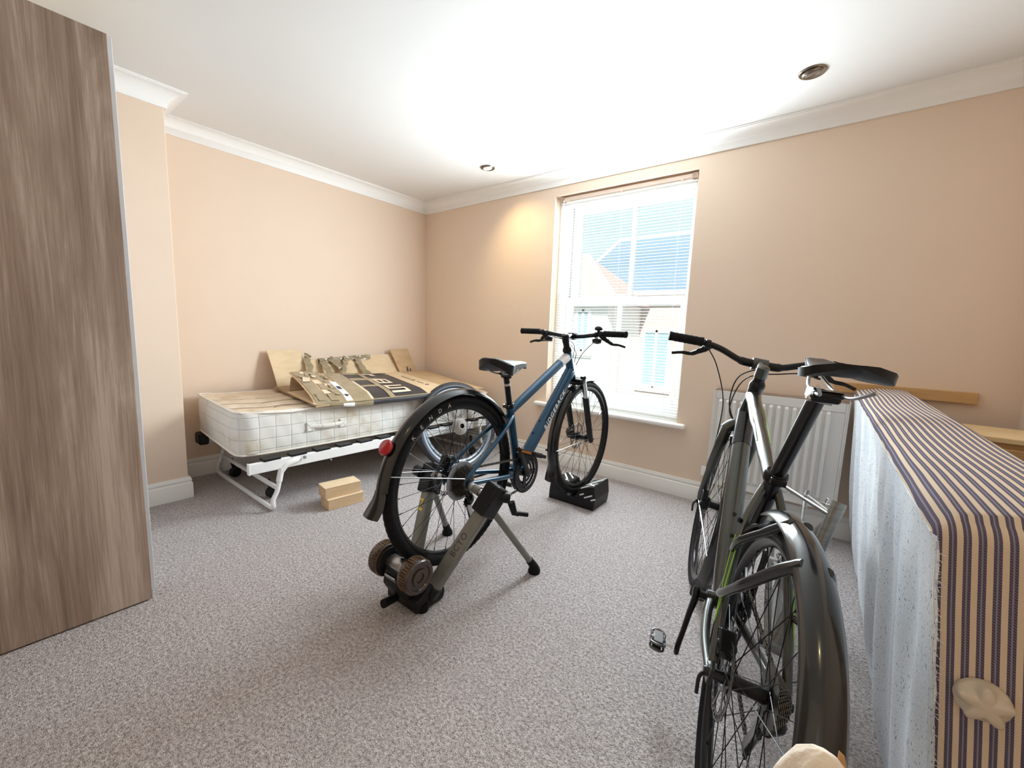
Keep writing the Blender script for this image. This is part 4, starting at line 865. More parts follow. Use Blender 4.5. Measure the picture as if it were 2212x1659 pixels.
for s_ in (1, -1):
    obj('fork_blade', MB().tube(cr([CRN + Vector((0.0, s_*0.046, -0.018)), CRN + Vector((0.012, s_*0.054, -0.10)), CRN.lerp(FA, 0.6) + Vector((0.004, s_*0.056, 0)), FA + Vector((0, s_*0.056, 0.012))], 5), [0.0205]*5+[0.0185]*5+[0.0145]*5+[0.0110], 12), 'gun', fk)
    obj('fork_end', MB().obox(FA + Vector((0, s_*0.056, 0.0)), (0.026, 0.010, 0.036)), 'gun_dark', fk, bevel=0.003)
wheel('rear_wheel', gb, RA, 0.351, 0.039, 0.135, rotor=1, cassette=-1, label='black spoked wheel with slick tyre')
wheel('front_wheel', gb, FA, 0.351, 0.039, 0.100, rotor=1, label='black spoked wheel with slick tyre')
caliper(gb, RA + Vector((0, 0.053, 0)), math.radians(38)); caliper(gb, FA + Vector((-0.01, 0.042, 0)), math.radians(125))
for p, h in ((RA, 0.078), (FA, 0.064)):
    obj('axle_skewer', MB().lathe([(-h-0.006, 0.008), (-h, 0.011), (h, 0.011), (h+0.006, 0.008)], p).tube(cr([p + Vector((0, h, 0)), p + Vector((-0.012, h+0.012, -0.012)), p + Vector((-0.02, h+0.010, -0.045))], 4), 0.0038, 6), 'dark_metal', gb)
fender('rear_mudguard', gb, RA, 0.376, 0.062, 62, 214, 'fender_grey', seg=48, drop=0.020)
fender('front_mudguard', gb, FA, 0.372, 0.056, 108, 212, 'fender_grey', seg=36, flap=(0.075, 0.070), drop=0.016)
for s_ in (1, -1):
    a = math.radians(108); e = RA + Vector((0.366*math.cos(a), s_*0.016, 0.366*math.sin(a)))
    obj('mudguard_arm', MB().tube(cr([(0.105, s_*0.072, 0.482), (0.060, s_*0.082, 0.500), (-0.020, s_*0.070, 0.575), (-0.078, s_*0.040, 0.655), e], 6), [0.0085]*6+[0.0095]*6+[0.011]*6+[0.012]*6+[0.010], 12), 'fender_grey', gb)
    a = math.radians(88); e = RA + Vector((0.371*math.cos(a), s_*0.012, 0.371*math.sin(a)))
    obj('mudguard_arm', MB().tube(cr([(0.168, s_*0.062, 0.560), (0.125, s_*0.064, 0.605), (0.060, s_*0.034, 0.672), e], 6), [0.0075]*6+[0.0085]*6+[0.010]*6+[0.010], 12), 'fender_grey', gb)
    a = math.radians(190); e = FA + Vector((0.362*math.cos(a), s_*0.026, 0.362*math.sin(a)))
    obj('mudguard_stay', MB().tube(cr([FA + Vector((-0.008, s_*0.060, 0.01)), FA + Vector((-0.2, s_*0.055, 0.005)), e], 5), 0.003, 6), 'chrome', gb)
crankset(gb, BB, 0.086, math.radians(66), pedal='clip', rings=(1.0, 0.76), spindle=0.070, q=0.088)
derailleur(gb, RA, -0.052)
ch_ = [(BB.x + 0.086*math.cos(t), -0.046, BB.z + 0.086*math.sin(t)) for t in [math.radians(98 - 12*k) for k in range(17)]]
obj('chain', chain_mesh([(RA.x-0.01, -0.044, RA.z+0.048)] + ch_ + [(0.070, -0.050, RA.z-0.165)]), 'chain', gb)
# ================================================================== TRAINER AND WHEEL BLOCK
f_, up_, n_ = frame(math.radians(90.245), 0)
TB = basis(f_, -n_, up_, (2.108, -1.608, 0))
tr_ = thing('indoor_bike_trainer', 'grey folding indoor bike trainer with twin smoky amber flywheel drums', 'bike trainer', M4=TB)
bs = MB()
bs.prism([(-0.265, 0.0), (-0.13, 0.0), (-0.118, 0.035), (-0.145, 0.085), (-0.20, 0.085), (-0.262, 0.050)], 0.185, Matrix.Translation((0, 0.012, 0)))
obj('base_block', bs, 'black_plastic', tr_, smooth=False, bevel=0.014, seg=3)
obj('base_foot', MB().lathe([(0, 0.022), (0.010, 0.025), (0.030, 0.022)], (-0.228, -0.066, 0.0), (0, 0, 1)), 'rubber', tr_)
obj('base_foot', MB().lathe([(0, 0.022), (0.010, 0.025), (0.030, 0.022)], (-0.228, 0.090, 0.0), (0, 0, 1)), 'rubber', tr_)
LEGX = {}
for s_ in (-1, 1):
    lo = Vector((-0.178, s_*0.062, 0.055)); hi = Vector((-0.005, s_*0.160, 0.345)); t = (hi-lo).normalized()
    LEGX[s_] = (lo, hi, t)
    P = [lo, lo.lerp(hi, 0.5), hi]
    obj('main_leg', MB().beam(lo, hi, 0.056, 0.042, up=(1, 0, 0.3)), 'trainer_grey', tr_, bevel=0.009, seg=2)
    obj('leg_socket', MB().beam(lo - t*0.03, lo + t*0.022, 0.064, 0.050, up=(1, 0, 0.3)), 'black_plastic', tr_, bevel=0.010, seg=2)
    hb = MB().obox((0, 0, 0), (0.084, 0.070, 0.128)).xf(Matrix.Translation(hi + t*0.045 + Vector((0.004, 0, 0))) @ Matrix.Rotation(math.radians(31), 4, 'Y') @ Matrix.Rotation(-s_*math.radians(14), 4, 'X'))
    obj('clamp_head', hb, 'black_plastic', tr_, smooth=False, bevel=0.010, seg=3)
    ax = Vector((0, s_*0.072, 0.424))
    obj('axle_cone', MB().lathe([(0.0, 0.010), (0.006, 0.014), (0.024, 0.017), (0.030, 0.014), (0.075, 0.0135)], ax, (0.05, s_, -0.24)), 'steel', tr_)
    obj('cone_sleeve', MB().lathe([(0.028, 0.0185), (0.062, 0.0185)], ax, (0.05, s_, -0.24)), 'trainer_grey', tr_)
    a = hi + Vector((0.018, s_*0.004, 0.020)); b = Vector((0.245 if s_ < 0 else 0.228, s_*(0.243 if s_ < 0 else 0.286), 0.030))
    obj('folding_leg', MB().tube([a, b], 0.0138, 14), 'trainer_grey', tr_)
    ft = (b-a).normalized()
    obj('rubber_foot', MB().tube([b - ft*0.045, b - ft*0.005, b + ft*0.010], [0.0165, 0.018, 0.018], 14).lathe([(0, 0.026), (0.012, 0.027), (0.030, 0.019)], (b.x+0.004, b.y, 0.0), (0, 0, 1), 14), 'rubber', tr_)
lo, hi, t = LEGX[-1]
obj('locking_knob', MB().lathe([(0.0, 0.016), (0.006, 0.022), (0.050, 0.022), (0.056, 0.018)], hi + Vector((0.045, -0.026, 0.052)), (0.55, -0.80, -0.1)), 'black_plastic', tr_)
obj('locking_lever', MB().tube([hi + Vector((0.078, -0.075, 0.030)), hi + Vector((0.086, -0.086, -0.012)), hi + Vector((0.098, -0.098, -0.018))], [0.015, 0.013, 0.011], 10).tube([hi + Vector((0.078, -0.082, -0.012)), hi + Vector((0.125, -0.125, -0.022))], 0.0095, 10), 'black_plastic', tr_)
lo, hi, t = LEGX[1]
obj('adjusting_knob', MB().lathe([(0.0, 0.012), (0.010, 0.012), (0.012, 0.024), (0.046, 0.024), (0.050, 0.018)], hi + Vector((-0.005, 0.030, 0.062)), (-0.15, 1, 0.25)), 'black_plastic', tr_)
# resistance unit
ru = part('resistance_unit', tr_, (-0.278, 0, 0.172))
obj('roller', MB().lathe([(-0.05, 0.026), (-0.046, 0.0285), (0.046, 0.0285), (0.05, 0.026)]), 'steel', ru)
for s_ in (-1, 1):
    obj('drum_hub', MB().lathe([(s_*0.048, 0.030), (s_*0.056, 0.050), (s_*0.062, 0.052)], seg=32), 'black_plastic', ru)
    d = obj('flywheel_drum', MB().lathe([(s_*0.060, 0.050), (s_*0.062, 0.0605), (s_*0.066, 0.0625), (s_*0.108, 0.0625), (s_*0.114, 0.058), (s_*0.114, 0.046), (s_*0.109, 0.043), (s_*0.109, 0.032), (s_*0.114, 0.030), (s_*0.114, 0.018), (s_*0.109, 0.016), (s_*0.109, 0.0)], seg=48, caps=False), 'amber_shell', ru)
    fin = MB()
    for k in range(40):
        a = 2*PI*k/40; fin.beam((0.0622*math.cos(a), s_*0.070, 0.0622*math.sin(a)), (0.0622*math.cos(a), s_*0.103, 0.0622*math.sin(a)), 0.0042, 0.004, up=(math.cos(a), 0, math.sin(a)))
    obj('cooling_fins', fin, 'amber_fin', ru, smooth=False)
obj('carrier', MB().prism([(-0.035, 0.0), (0.03, 0.012), (0.110, -0.085), (0.075, -0.130), (-0.01, -0.120), (-0.045, -0.06)], 0.090), 'black_plastic', ru, smooth=False, bevel=0.008)
obj('carrier_plate', MB().obox((-0.035, 0, -0.042), (0.006, 0.060, 0.052), Matrix.Rotation(math.radians(-25), 3, 'Y')), 'steel', ru, smooth=False, bevel=0.002)
obj('tension_handle', MB().tube([(-0.02, -0.005, -0.112), (-0.082, -0.014, -0.100)], [0.013, 0.0155], 12), 'rubber', ru)
# print on the legs
lo, hi, t = LEGX[-1]
a_ = Vector((1, 0, 0.3)); a_ = (a_ - t*a_.dot(t)).normalized(); z = -a_; y = z.cross(t)
text('leg_lettering', 'BCTO', 0.034, 'ink', tr_, basis(t, y, z, lo.lerp(hi, 0.56) + z*0.0212), space=1.15)
lo, hi, t = LEGX[1]
a2 = Vector((1, 0, 0.3)); a2 = (a2 - t*a2.dot(t)).normalized(); c_ = lo.lerp(hi, 0.80) - a2*0.0215
for k, (dx, dz) in enumerate(((0, 0.020), (0, 0.0), (0, -0.020))):
    obj('yellow_sticker', MB().beam(c_ + t*(dz-0.004) - t.cross(a2)*0.015, c_ + t*(dz+0.004) + t.cross(a2)*0.015, 0.010, 0.002, up=a2) if k != 1 else MB().beam(c_ + t*0.016 - t.cross(a2)*0.010, c_ - t*0.016 + t.cross(a2)*0.010, 0.008, 0.002, up=a2), 'yellow', tr_, smooth=False)
rb = thing('wheel_riser_block', 'black front wheel riser block with white stripe print', 'riser block', M4=TB)
poly = [(-0.152, 0.0), (0.160, 0.0), (0.156, 0.060), (0.148, 0.120), (0.052, 0.108), (0.030, 0.056), (-0.030, 0.056), (-0.048, 0.112), (-0.150, 0.150), (-0.160, 0.070)]
Rw = Matrix(((0, 1, 0, 0), (1, 0, 0, 0), (0, 0, 1, 0), (0, 0, 0, 1)))
rbm = MB().prism(poly, 0.205, Matrix.Translation((1.090, 0, 0)) @ Rw)
obj('body', rbm, 'black_plastic', rb, smooth=False, bevel=0.008)
def pr(p0, p1, wdt):                                   # stripe lying on the block
    p0, p1 = Vector(p0), Vector(p1); return MB().beam(p0, p1, wdt, 0.003, up=(0, 0.35, 1))
for p0, p1 in (((0.992, -0.066, 0.119), (1.060, -0.140, 0.148)), ((1.060, -0.066, 0.119), (1.140, -0.142, 0.149)), ((1.010, -0.142, 0.148), (1.090, -0.070, 0.121)), ((1.11, -0.070, 0.121), (1.18, -0.142, 0.149))):
    obj('white_stripe', pr(p0, p1, 0.010), 'white_print', rb, smooth=False)
for p0, p1 in (((0.994, 0.066, 0.111), (1.060, 0.138, 0.120)), ((1.065, 0.066, 0.111), (1.150, 0.138, 0.120)), ((1.060, 0.138, 0.120), (1.075, 0.066, 0.111)), ((1.13, 0.066, 0.111), (1.185, 0.125, 0.119))):
    obj('white_stripe', pr(p0, p1, 0.010), 'white_print', rb, smooth=False)
for yy, zz in ((-0.075, 0.085), (-0.105, 0.075), (-0.13, 0.088), (-0.150, 0.070)):
    obj('white_stripe', MB().obox((0.9865, yy, zz), (0.002, 0.030, 0.008), Matrix.Rotation(math.radians(-28), 3, 'X')), 'white_print', rb, smooth=False)

# ================================================================== SPARE WHEELS AND SPARE FRAME
def loose_wheel(cx, cy, az, le, R, label, cass):
    f, u, n = frame(az, le)
    t = thing('bicycle_wheel_assembly', label, 'bicycle wheel', M4=basis(f, -n, u, (cx, cy, 0)), group='spare wheels leaning on the bed')
    W = wheel('wheel', t, (0, 0, R), R, 0.044, 0.120, cassette=cass, rim='alloy', tyre='rubber_grey', spoke='dark_metal', hub='black_satin')
    for c in list(W.children): c.parent = t; c.matrix_parent_inverse = Matrix.Translation((0, 0, R))
    bpy.data.objects.remove(W); return t
loose_wheel(1.215, -0.648, 1.318, -0.300, 0.330, 'spare spoked wheel with shiny sprockets leaning on the bed behind the blue bicycle', -1)
loose_wheel(1.148, -0.580, 1.345, -0.300, 0.330, 'spare spoked wheel standing between the bed and the other loose wheel', 0)
sf = thing('spare_bike_frameset', 'bare brushed metal bicycle frame without wheels behind the grey bicycle', 'bicycle frame', (3.231, -1.319, 0))
def sp(name, mb, m='raw', **k):
    o = obj(name, mb, m, sf, **k); o.matrix_parent_inverse = Matrix.Translation(-sf.location); return o
Cb, Bs, Ad = Vector((3.231, -1.319, 0.100)), Vector((3.337, -1.17, 0.525)), Vector((3.210, -0.87, 0.477))
axn = (Bs-Cb).cross(Ad-Cb).normalized()
Dh1 = Vector((3.225, -0.80, 0.165)); Dh0 = Dh1 + Vector((-0.02, -0.06, -0.120))
sdir = (Bs-Cb).normalized()
st_ = MB().tube([Cb, Bs - sdir*0.01], 0.0185, 18)
sp('seat_tube', st_)
tb = MB(); L0 = Bs - sdir*0.012
tb.lathe([(0, 0.0200), (0.040, 0.0200), (0.040, 0.0160), (0.004, 0.0160)], L0, sdir, 20, caps=False)
sp('seat_collar', tb); sp('seat_tube_shade_disc', MB().lathe([(0.006, 0.0), (0.006, 0.0161)], L0, sdir, 20, caps=False), 'black_satin')  # black disc puts the shade inside the open tube into colour
sp('bottom_bracket_shell', MB().lathe([(-0.036, 0.0165), (-0.036, 0.0215), (0.036, 0.0215), (0.036, 0.0165), (-0.036, 0.0165)], Cb, axn, 24, caps=False))
sp('shell_shade_disc', MB().lathe([(0.0, 0.0), (0.0, 0.0166)], Cb, axn, 20, caps=False), 'black_satin')  # black disc across the shell, its dark hollow given as colour
for s_ in (-1, 1):
    o_ = axn*s_
    sp('seat_stay', MB().tube([Bs - sdir*0.018 + o_*0.012, Ad + o_*0.050], 0.0080, 10))
    sp('chain_stay', MB().tube(cr([Cb + o_*0.020, Cb.lerp(Ad, 0.35) + o_*0.040, Ad + o_*0.050], 5), [0.0105]*6 + [0.0085]*5, 10))
    sp('dropout', MB().obox(Ad + o_*0.051, (0.030, 0.030, 0.030), Matrix((axn, sdir, axn.cross(sdir))).transposed() @ Matrix.Diagonal((0.2, 1, 1))))
    b0 = Bs.lerp(Ad, 0.42) + o_*0.030
    sp('brake_boss', MB().lathe([(-0.004, 0.0065), (0.006, 0.0065), (0.007, 0.004), (0.026, 0.004)], b0, Vector((0.25, -0.2, 0.95)), 10), 'chrome')
sp('top_tube', MB().tube([Bs - sdir*0.030, Dh1], 0.0145, 14)); sp('down_tube', MB().tube([Cb, Dh0], 0.0170, 14)); sp('head_tube', MB().lathe([(-0.02, 0.0185), (0.155, 0.0185)], Dh0, Dh1-Dh0))
sp('collar_bolt', MB().lathe([(-0.014, 0.0055), (0.014, 0.0055)], Bs + Vector((-0.012, 0.024, 0.006)), (1, 0.2, 0.1), 10).obox(Bs + Vector((-0.010, 0.018, 0.004)), (0.018, 0.018, 0.016)), 'chrome', bevel=0.002)
sp('cable_boss', MB().obox(Bs.lerp(Cb, 0.27) + Vector((0.010, -0.018, 0.0)), (0.008, 0.008, 0.014)), 'chrome')
dt = (Dh0-Cb).normalized(); ct = (Ad-Cb).normalized()
zz = (CAM - Cb); zz = (zz - ct*zz.dot(ct)).normalized()
for i, chx in enumerate('NCOZ'):
    p = Cb.lerp(Ad, 0.20 + 0.075*i) + axn*0.036*(-1 if axn.x > 0 else 1) + zz*0.0102
    o = text('stay_lettering', chx, 0.020, 'ink', sf, basis(zz.cross(ct)*-1, ct, zz, p) if False else basis(ct, zz.cross(ct), zz, p)); o.matrix_parent_inverse = Matrix.Translation(-sf.location)

# ================================================================== FOLDING BED, MATTRESS
bed = thing('folding_guest_bed', 'low white metal folding guest bed frame along the left wall', 'bed', (0.5, -1.0, 0))
BI = Matrix.Translation(-bed.location)
def bp(name, mb, m='white_metal', **k):
    o = obj(name, mb, m, bed, **k); o.matrix_parent_inverse = BI; return o
rn0, rn1 = Vector((0.912, -1.955, 0.264)), Vector((1.000, -0.05, 0.264)); rf0, rf1 = Vector((0.075, -1.90, 0.264)), Vector((0.075, -0.06, 0.264))
bp('side_rail', MB().beam(rn0, rn1, 0.026, 0.058), smooth=False, bevel=0.004)
bp('side_rail', MB().beam(rf0, rf1, 0.026, 0.058), smooth=False, bevel=0.004)
bp('rail_cap', MB().beam(rn0 + Vector((0, -0.003, 0)), rn0 + Vector((0, 0.004, 0)), 0.029, 0.061), 'white_metal', smooth=False, bevel=0.002)
for k in range(13):
    t = 0.06 + 0.88*k/12; a = rf0.lerp(rf1, t) + Vector((0, 0, 0.036)); b = rn0.lerp(rn1, t) + Vector((-0.16, 0, 0.034))
    mid = a.lerp(b, 0.5) + Vector((0, 0, 0.006))
    bp('slat', MB().beam(a, mid, 0.050, 0.009).beam(mid, b, 0.050, 0.009), 'pine_light', smooth=False)
    bp('slat_holder', MB().beam(b + Vector((0.143, -0.045, 0.0)), b + Vector((0.143, 0.045, 0.0)), 0.06, 0.014), 'black_plastic', smooth=False, bevel=0.004)
def uleg(y0, yl, x0, x1, zt):
    r = 0.0125; c = 0.055
    P = [(x0, y0, zt), (x0, y0+(yl-y0)*0.5, zt*0.5), (x0, yl, c+r), (x0, yl, r+0.016), (x0-0.018, yl, r+0.003), (x0-c, yl, r)]
    Q = [(x1+c, yl, r), (x1+0.018, yl, r+0.003), (x1, yl, r+0.016), (x1, yl, c+r), (x1, y0+(yl-y0)*0.5, zt*0.5), (x1, y0, zt)]
    bp('end_leg', MB().tube(cr(P, 5) + cr(Q, 5), r, 12))
    zb = zt*0.52; yb = y0+(yl-y0)*0.48
    bp('leg_crossbar', MB().beam((x0, yb, zb), (x1, yb, zb), 0.014, 0.024), smooth=False, bevel=0.003)
    bp('leg_sleeve', MB().tube([(x0, y0+(yl-y0)*0.02, zt*0.98), (x0, y0+(yl-y0)*0.32, zt*0.68)], 0.016, 12))
    bp('leg_bracket', MB().tube(cr([(x0, y0+(yl-y0)*0.1, zt*0.90), (x0+0.002, y0+0.03, zt+0.01), (x0+0.004, y0+0.10, zt+0.028)], 4), [0.017]*4+[0.019]*4+[0.012], 12))
    bp('pivot_bolt', MB().lathe([(0, 0.009), (0.008, 0.009)], (x0+0.022, y0+0.115, zt+0.035), (1, 0, 0), 12), 'steel')
uleg(-1.795, -1.845, 0.926, 0.060, 0.245)
uleg(-0.24, -0.19, 0.985, 0.060, 0.245)
for x, y, z in ((0.20, -1.82, 0.10), (0.72, -1.80, 0.085)):
    bp('castor', MB().lathe([(-0.016, 0.030), (-0.012, 0.034), (0.012, 0.034), (0.016, 0.030)], (x, y+0.03, 0.036), (1, 0.2, 0), 18).tube([(x, y+0.03, 0.05), (x, y+0.01, z+0.03)], 0.012, 8), 'black_plastic')
for x, y in ((0.93, -0.28), (0.20, -0.28)):
    bp('castor', MB().lathe([(-0.016, 0.030), (-0.012, 0.034), (0.012, 0.034), (0.016, 0.030)], (x+0.05, y-0.03, 0.036), (1, 0.2, 0), 18).tube([(x+0.05, y-0.03, 0.05), (x, y, 0.15)], 0.012, 8), 'black_plastic')
bp('corner_bumper', MB().obox((0.135, -1.945, 0.285), (0.10, 0.055, 0.075)), 'black_plastic', smooth=False, bevel=0.014, seg=3)
bp('corner_bumper', MB().obox((0.93, -0.03, 0.262), (0.06, 0.05, 0.06)), 'black_plastic', smooth=False, bevel=0.012, seg=3)
bp('rivet', MB().lathe([(0, 0.006), (0.010, 0.006)], (0.942, -1.52, 0.230), (1, 0, -0.4), 10), 'steel')

mt = thing('single_mattress', 'stained cream single mattress with brown striped top on the white folding bed', 'mattress', (0.45, -1.0, 0.31))
MI = Matrix.Translation(-mt.location)
# corners: (far-left, near-left, far-right, near-right) as (x, y) with bottom/top heights
MC = {(0, 0): ((0.055, -1.945), (0.315, 0.552)), (1, 0): ((0.835, -1.975), (0.312, 0.556)), (0, 1): ((0.045, -0.045), (0.305, 0.548)), (1, 1): ((0.955, -0.060), (0.303, 0.500))}
def mmap(a, b, c):                                      # unit cube -> mattress
    x = y = z0 = z1 = 0
    for (i, j), ((px, py), (b0, b1)) in MC.items():
        wgt = (a if i else 1-a)*(b if j else 1-b); x += wgt*px; y += wgt*py; z0 += wgt*b0; z1 += wgt*b1
    curl = 0.020*max(0, (0.12-b)/0.12)**2*(1-a)
    return Vector((x, y, z0 + (z1-z0)*c + curl))
def round_box(nx, ny, nz, ex, ey, ez, rv, rz, disp=None):
    """rounded box over the unit cube: ex.. real sizes, rv vertical-edge radius, rz top/bottom-edge radius; returns verts, faces, face kinds"""
    idx = {}; vs = []; fs = []; kinds = []; nr = 5 if rz else 0
    def zrow(k):                                        # rows bunch up inside the rounded edges
        if k < nr: return -ez/2 + rz*(1-math.cos(PI/2*k/nr))
        if k > nz-nr: return ez/2 - rz*(1-math.cos(PI/2*(nz-k)/nr))
        return -ez/2 + rz + (ez-2*rz)*(k-nr)/(nz-2*nr)
    def V(i, j, k):
        key = (i, j, k)
        if key in idx: return idx[key]
        p = [(i/nx-0.5)*ex, (j/ny-0.5)*ey, zrow(k)]
        q = p[:]
        qx = max(-ex/2+rv, min(ex/2-rv, p[0])); qy = max(-ey/2+rv, min(ey/2-rv, p[1]))
        dx, dy = p[0]-qx, p[1]-qy
        if dx and dy:
            m_ = max(abs(dx), abs(dy)); l_ = math.hypot(dx, dy); p[0] = qx + dx*m_/l_; p[1] = qy + dy*m_/l_
        zc_ = max(-ez/2+rz, min(ez/2-rz, p[2])); dz = abs(p[2]-zc_)/rz if rz else 0
        side = i in (0, nx) or j in (0, ny); cap = k in (0, nz)
        if side and dz:
            ins = rz*(1-math.sqrt(max(0, 1-dz*dz))); p[0] *= 1-2*ins/ex; p[1] *= 1-2*ins/ey
        elif cap and rz:
            p[0] *= 1-2*rz/ex; p[1] *= 1-2*rz/ey
        idx[key] = len(vs); v = Vector((p[0]/ex+0.5, p[1]/ey+0.5, p[2]/ez+0.5)); vs.append((v, side, cap, (i, j, k))); return idx[key]
    for k in (0, nz):
        for i in range(nx):
            for j in range(ny): fs.append((V(i, j, k), V(i+1, j, k), V(i+1, j+1, k), V(i, j+1, k))); kinds.append('top' if k else 'bottom')
    for i in (0, nx):
        for j in range(ny):
            for k in range(nz): fs.append((V(i, j, k), V(i, j+1, k), V(i, j+1, k+1), V(i, j, k+1))); kinds.append('x1' if i else ('x0' if k < nz-nr else 'x0edge'))
    for j in (0, ny):
        for i in range(nx):
            for k in range(nz): fs.append((V(i, j, k), V(i+1, j, k), V(i+1, j, k+1), V(i, j, k+1))); kinds.append('y1' if j else 'y0')
    return vs, fs, kinds
def sub(vs, fs, keep):
    used = {}; nv = []; nf = []
    for f in fs:
        pass
    for f, kp in zip(fs, keep):
        if not kp: continue
        g = []
        for i in f:
            if i not in used: used[i] = len(nv); nv.append(vs[i])
            g.append(used[i])
        nf.append(tuple(g))
    return MB().add(nv, nf)
vs, fs, kinds = round_box(36, 168, 18, 0.80, 1.90, 0.235, 0.085, 0.014)
pos = []
for v, side, cap, (i, j, k) in vs:
    a, b, c = v; p = mmap(a, b, c)
    if side:
        L_ = b*1.9; g = math.exp(-((((L_ + 0.02) % 0.088) - 0.044)/0.006)**2); h = math.exp(-((c-0.40)/0.05)**2) + math.exp(-((c-0.62)/0.05)**2)
        d_ = 0.0015*h - 0.006*math.sin(PI*c) + 0.0012*math.sin(L_*70+c*9)
        if i == 36: p.x -= d_
        elif i == 0: p.x += 0.4*d_
        if j == 0: p.y += d_*0.6
    if k == 18 and not side:
        w_ = math.sin(PI*a)*math.sin(PI*b); tu = math.exp(-((((b*1.9) % 0.16)-0.08)/0.018)**2)*math.exp(-((((a*0.8+ (0.08 if int(b*1.9/0.16) % 2 else 0)) % 0.16)-0.08)/0.018)**2)
        p.z += -0.012*tu + 0.006*math.sin(b*40+a*11)*w_ + 0.004*math.sin(a*30) - 0.010*math.exp(-((b-0.13)/0.05)**2)*max(0, a-0.55)/0.45
    if k == 18 and side and i == 36: p.z -= 0.012*math.exp(-((b-0.12)/0.045)**2)
    pos.append(p)
o = obj('side_border', sub(pos, fs, [k not in ('top',) for k in kinds]), 'ticking', mt, autos=70); o.matrix_parent_inverse = MI
o = obj('top_panel', sub(pos, fs, [k == 'top' for k in kinds]), 'ticking_top', mt, autos=80); o.matrix_parent_inverse = MI
def rim_path(c, n=60, out=0.004):
    P = []; r = 0.085
    for side_ in range(4):
        for t in range(14):
            u = t/14; a, b = [(1, u), (1-u, 1), (0, 1-u), (u, 0)][side_]
            X, Y = (a-0.5)*0.80, (b-0.5)*1.90; qx = max(-0.4+r, min(0.4-r, X)); qy = max(-0.95+r, min(0.95-r, Y)); dx, dy = X-qx, Y-qy
            if dx and dy: m_ = max(abs(dx), abs(dy)); l_ = math.hypot(dx, dy); X = qx+dx*m_/l_; Y = qy+dy*m_/l_
            p = mmap(X/0.8+0.5, Y/1.9+0.5, c); p.x += out*(1 if a > 0.5 else -0.2)
            if c > 0.5 and a > 0.99: p.z -= 0.012*math.exp(-((b-0.12)/0.045)**2)
            P.append(p)
    P.append(P[0]); return P
for c in (0.985, 0.015):
    o = obj('piping', MB().tube(rim_path(c), 0.0058, 8), 'piping', mt); o.matrix_parent_inverse = MI
for b0, b1 in ((0.195, 0.30), (0.62, 0.72)):
    pa, pb = mmap(1, b0, 0.52) + Vector((0.010, 0, 0)), mmap(1, b1, 0.52) + Vector((0.010, 0, 0))
    o = obj('handle', MB().tube(cr([pa, pa.lerp(pb, 0.5) + Vector((0.012, 0, -0.004)), pb], 6), 0.012, 8, flat=0.30, up=(0, 0, 1)), 'ticking', mt); o.matrix_parent_inverse = MI
    for q in (pa, pb):
        o = obj('handle_patch', MB().obox(q + Vector((-0.002, 0, 0)), (0.008, 0.045, 0.055)), 'ticking', mt, smooth=False, bevel=0.003); o.matrix_parent_inverse = MI
        o = obj('patch_stitching', MB().beam(q + Vector((0.003, -0.020, -0.025)), q + Vector((0.003, 0.020, 0.025)), 0.002, 0.002).beam(q + Vector((0.003, 0.020, -0.025)), q + Vector((0.003, -0.020, 0.025)), 0.002, 0.002), 'label', mt, smooth=False); o.matrix_parent_inverse = MI

# ================================================================== FLATTENED CARDBOARD ON THE MATTRESS
def patch(c4, nu=14, nv=8, wave=0.0, u0=0, u1=1, v0=0, v1=1, lift=0.0, f=None):
    BL, FL, BR, FR = [Vector(p) for p in c4]; nrm = (FR-BL).cross(BR-FL).normalized(); nrm = nrm if nrm.z > 0 or (abs(nrm.z) < 0.3 and nrm.x > 0) else -nrm
    G = []
    for i in range(nu+1):
        u = u0 + (u1-u0)*i/nu; row = []
        for j in range(nv+1):
            v = v0 + (v1-v0)*j/nv; p = BL.lerp(BR, u).lerp(FL.lerp(FR, u), v)
            if f: p = p + f(u, v)
            row.append(p + nrm*(lift + wave*math.sin(u*9+1)*math.sin(v*PI)))
        G.append(row)
    return G
# upright back panels leaning on the wall
c1 = thing('flattened_cardboard_box', 'torn tan cardboard box standing open against the left wall behind the black printed box', 'cardboard', (0.09, -0.85, 0.56))
CI = Matrix.Translation(-c1.location)
def cpart(root, name, G, m, th=0.005, **k):
    o = obj(name, MB().sheet(G, th), m, root, **k); o.matrix_parent_inverse = Matrix.Translation(-root.location); return o
cpart(c1, 'end_flap', patch([(0.040, -1.505, 0.838), (0.165, -1.485, 0.565), (0.035, -1.262, 0.832), (0.135, -1.235, 0.585)], 6, 6, 0.006), 'card_light')
cpart(c1, 'back_panel', patch([(0.030, -1.235, 0.755), (0.120, -1.235, 0.580), (0.030, -0.415, 0.790), (0.115, -0.360, 0.590)], 12, 4, 0.004), 'card_light')
cpart(c1, 'corner_flap', patch([(0.060, -0.470, 0.832), (0.130, -0.400, 0.610), (0.030, -0.245, 0.836), (0.060, -0.150, 0.612)], 6, 4, 0.004), 'card')
cpart(c1, 'floor_panel', patch([(0.115, -1.500, 0.573), (0.62, -1.560, 0.566), (0.10, -0.40, 0.580), (0.60, -0.5, 0.572)], 10, 5, 0.002), 'card_dark')
def tstrip(root, pts, w_, up=(1, 0, 0.2)):
    P = cr(pts, 5); G = []
    for i, p in enumerate(P):
        t_ = (P[min(i+1, len(P)-1)] - P[max(i-1, 0)]).normalized(); s_ = t_.cross(Vector(up)).normalized(); tw = 0.012*math.sin(i*1.7)
        G.append([p - s_*w_/2 + Vector((tw, 0, 0)), p + Vector((0.004*math.cos(i*2.1), 0, 0)), p + s_*w_/2 - Vector((tw, 0, 0))])
    return cpart(root, 'packing_tape', G, 'tape', 0.0016)
tstrip(c1, [(0.060, -1.215, 0.805), (0.085, -1.235, 0.765), (0.15, -1.245, 0.70), (0.20, -1.30, 0.64)], 0.05)
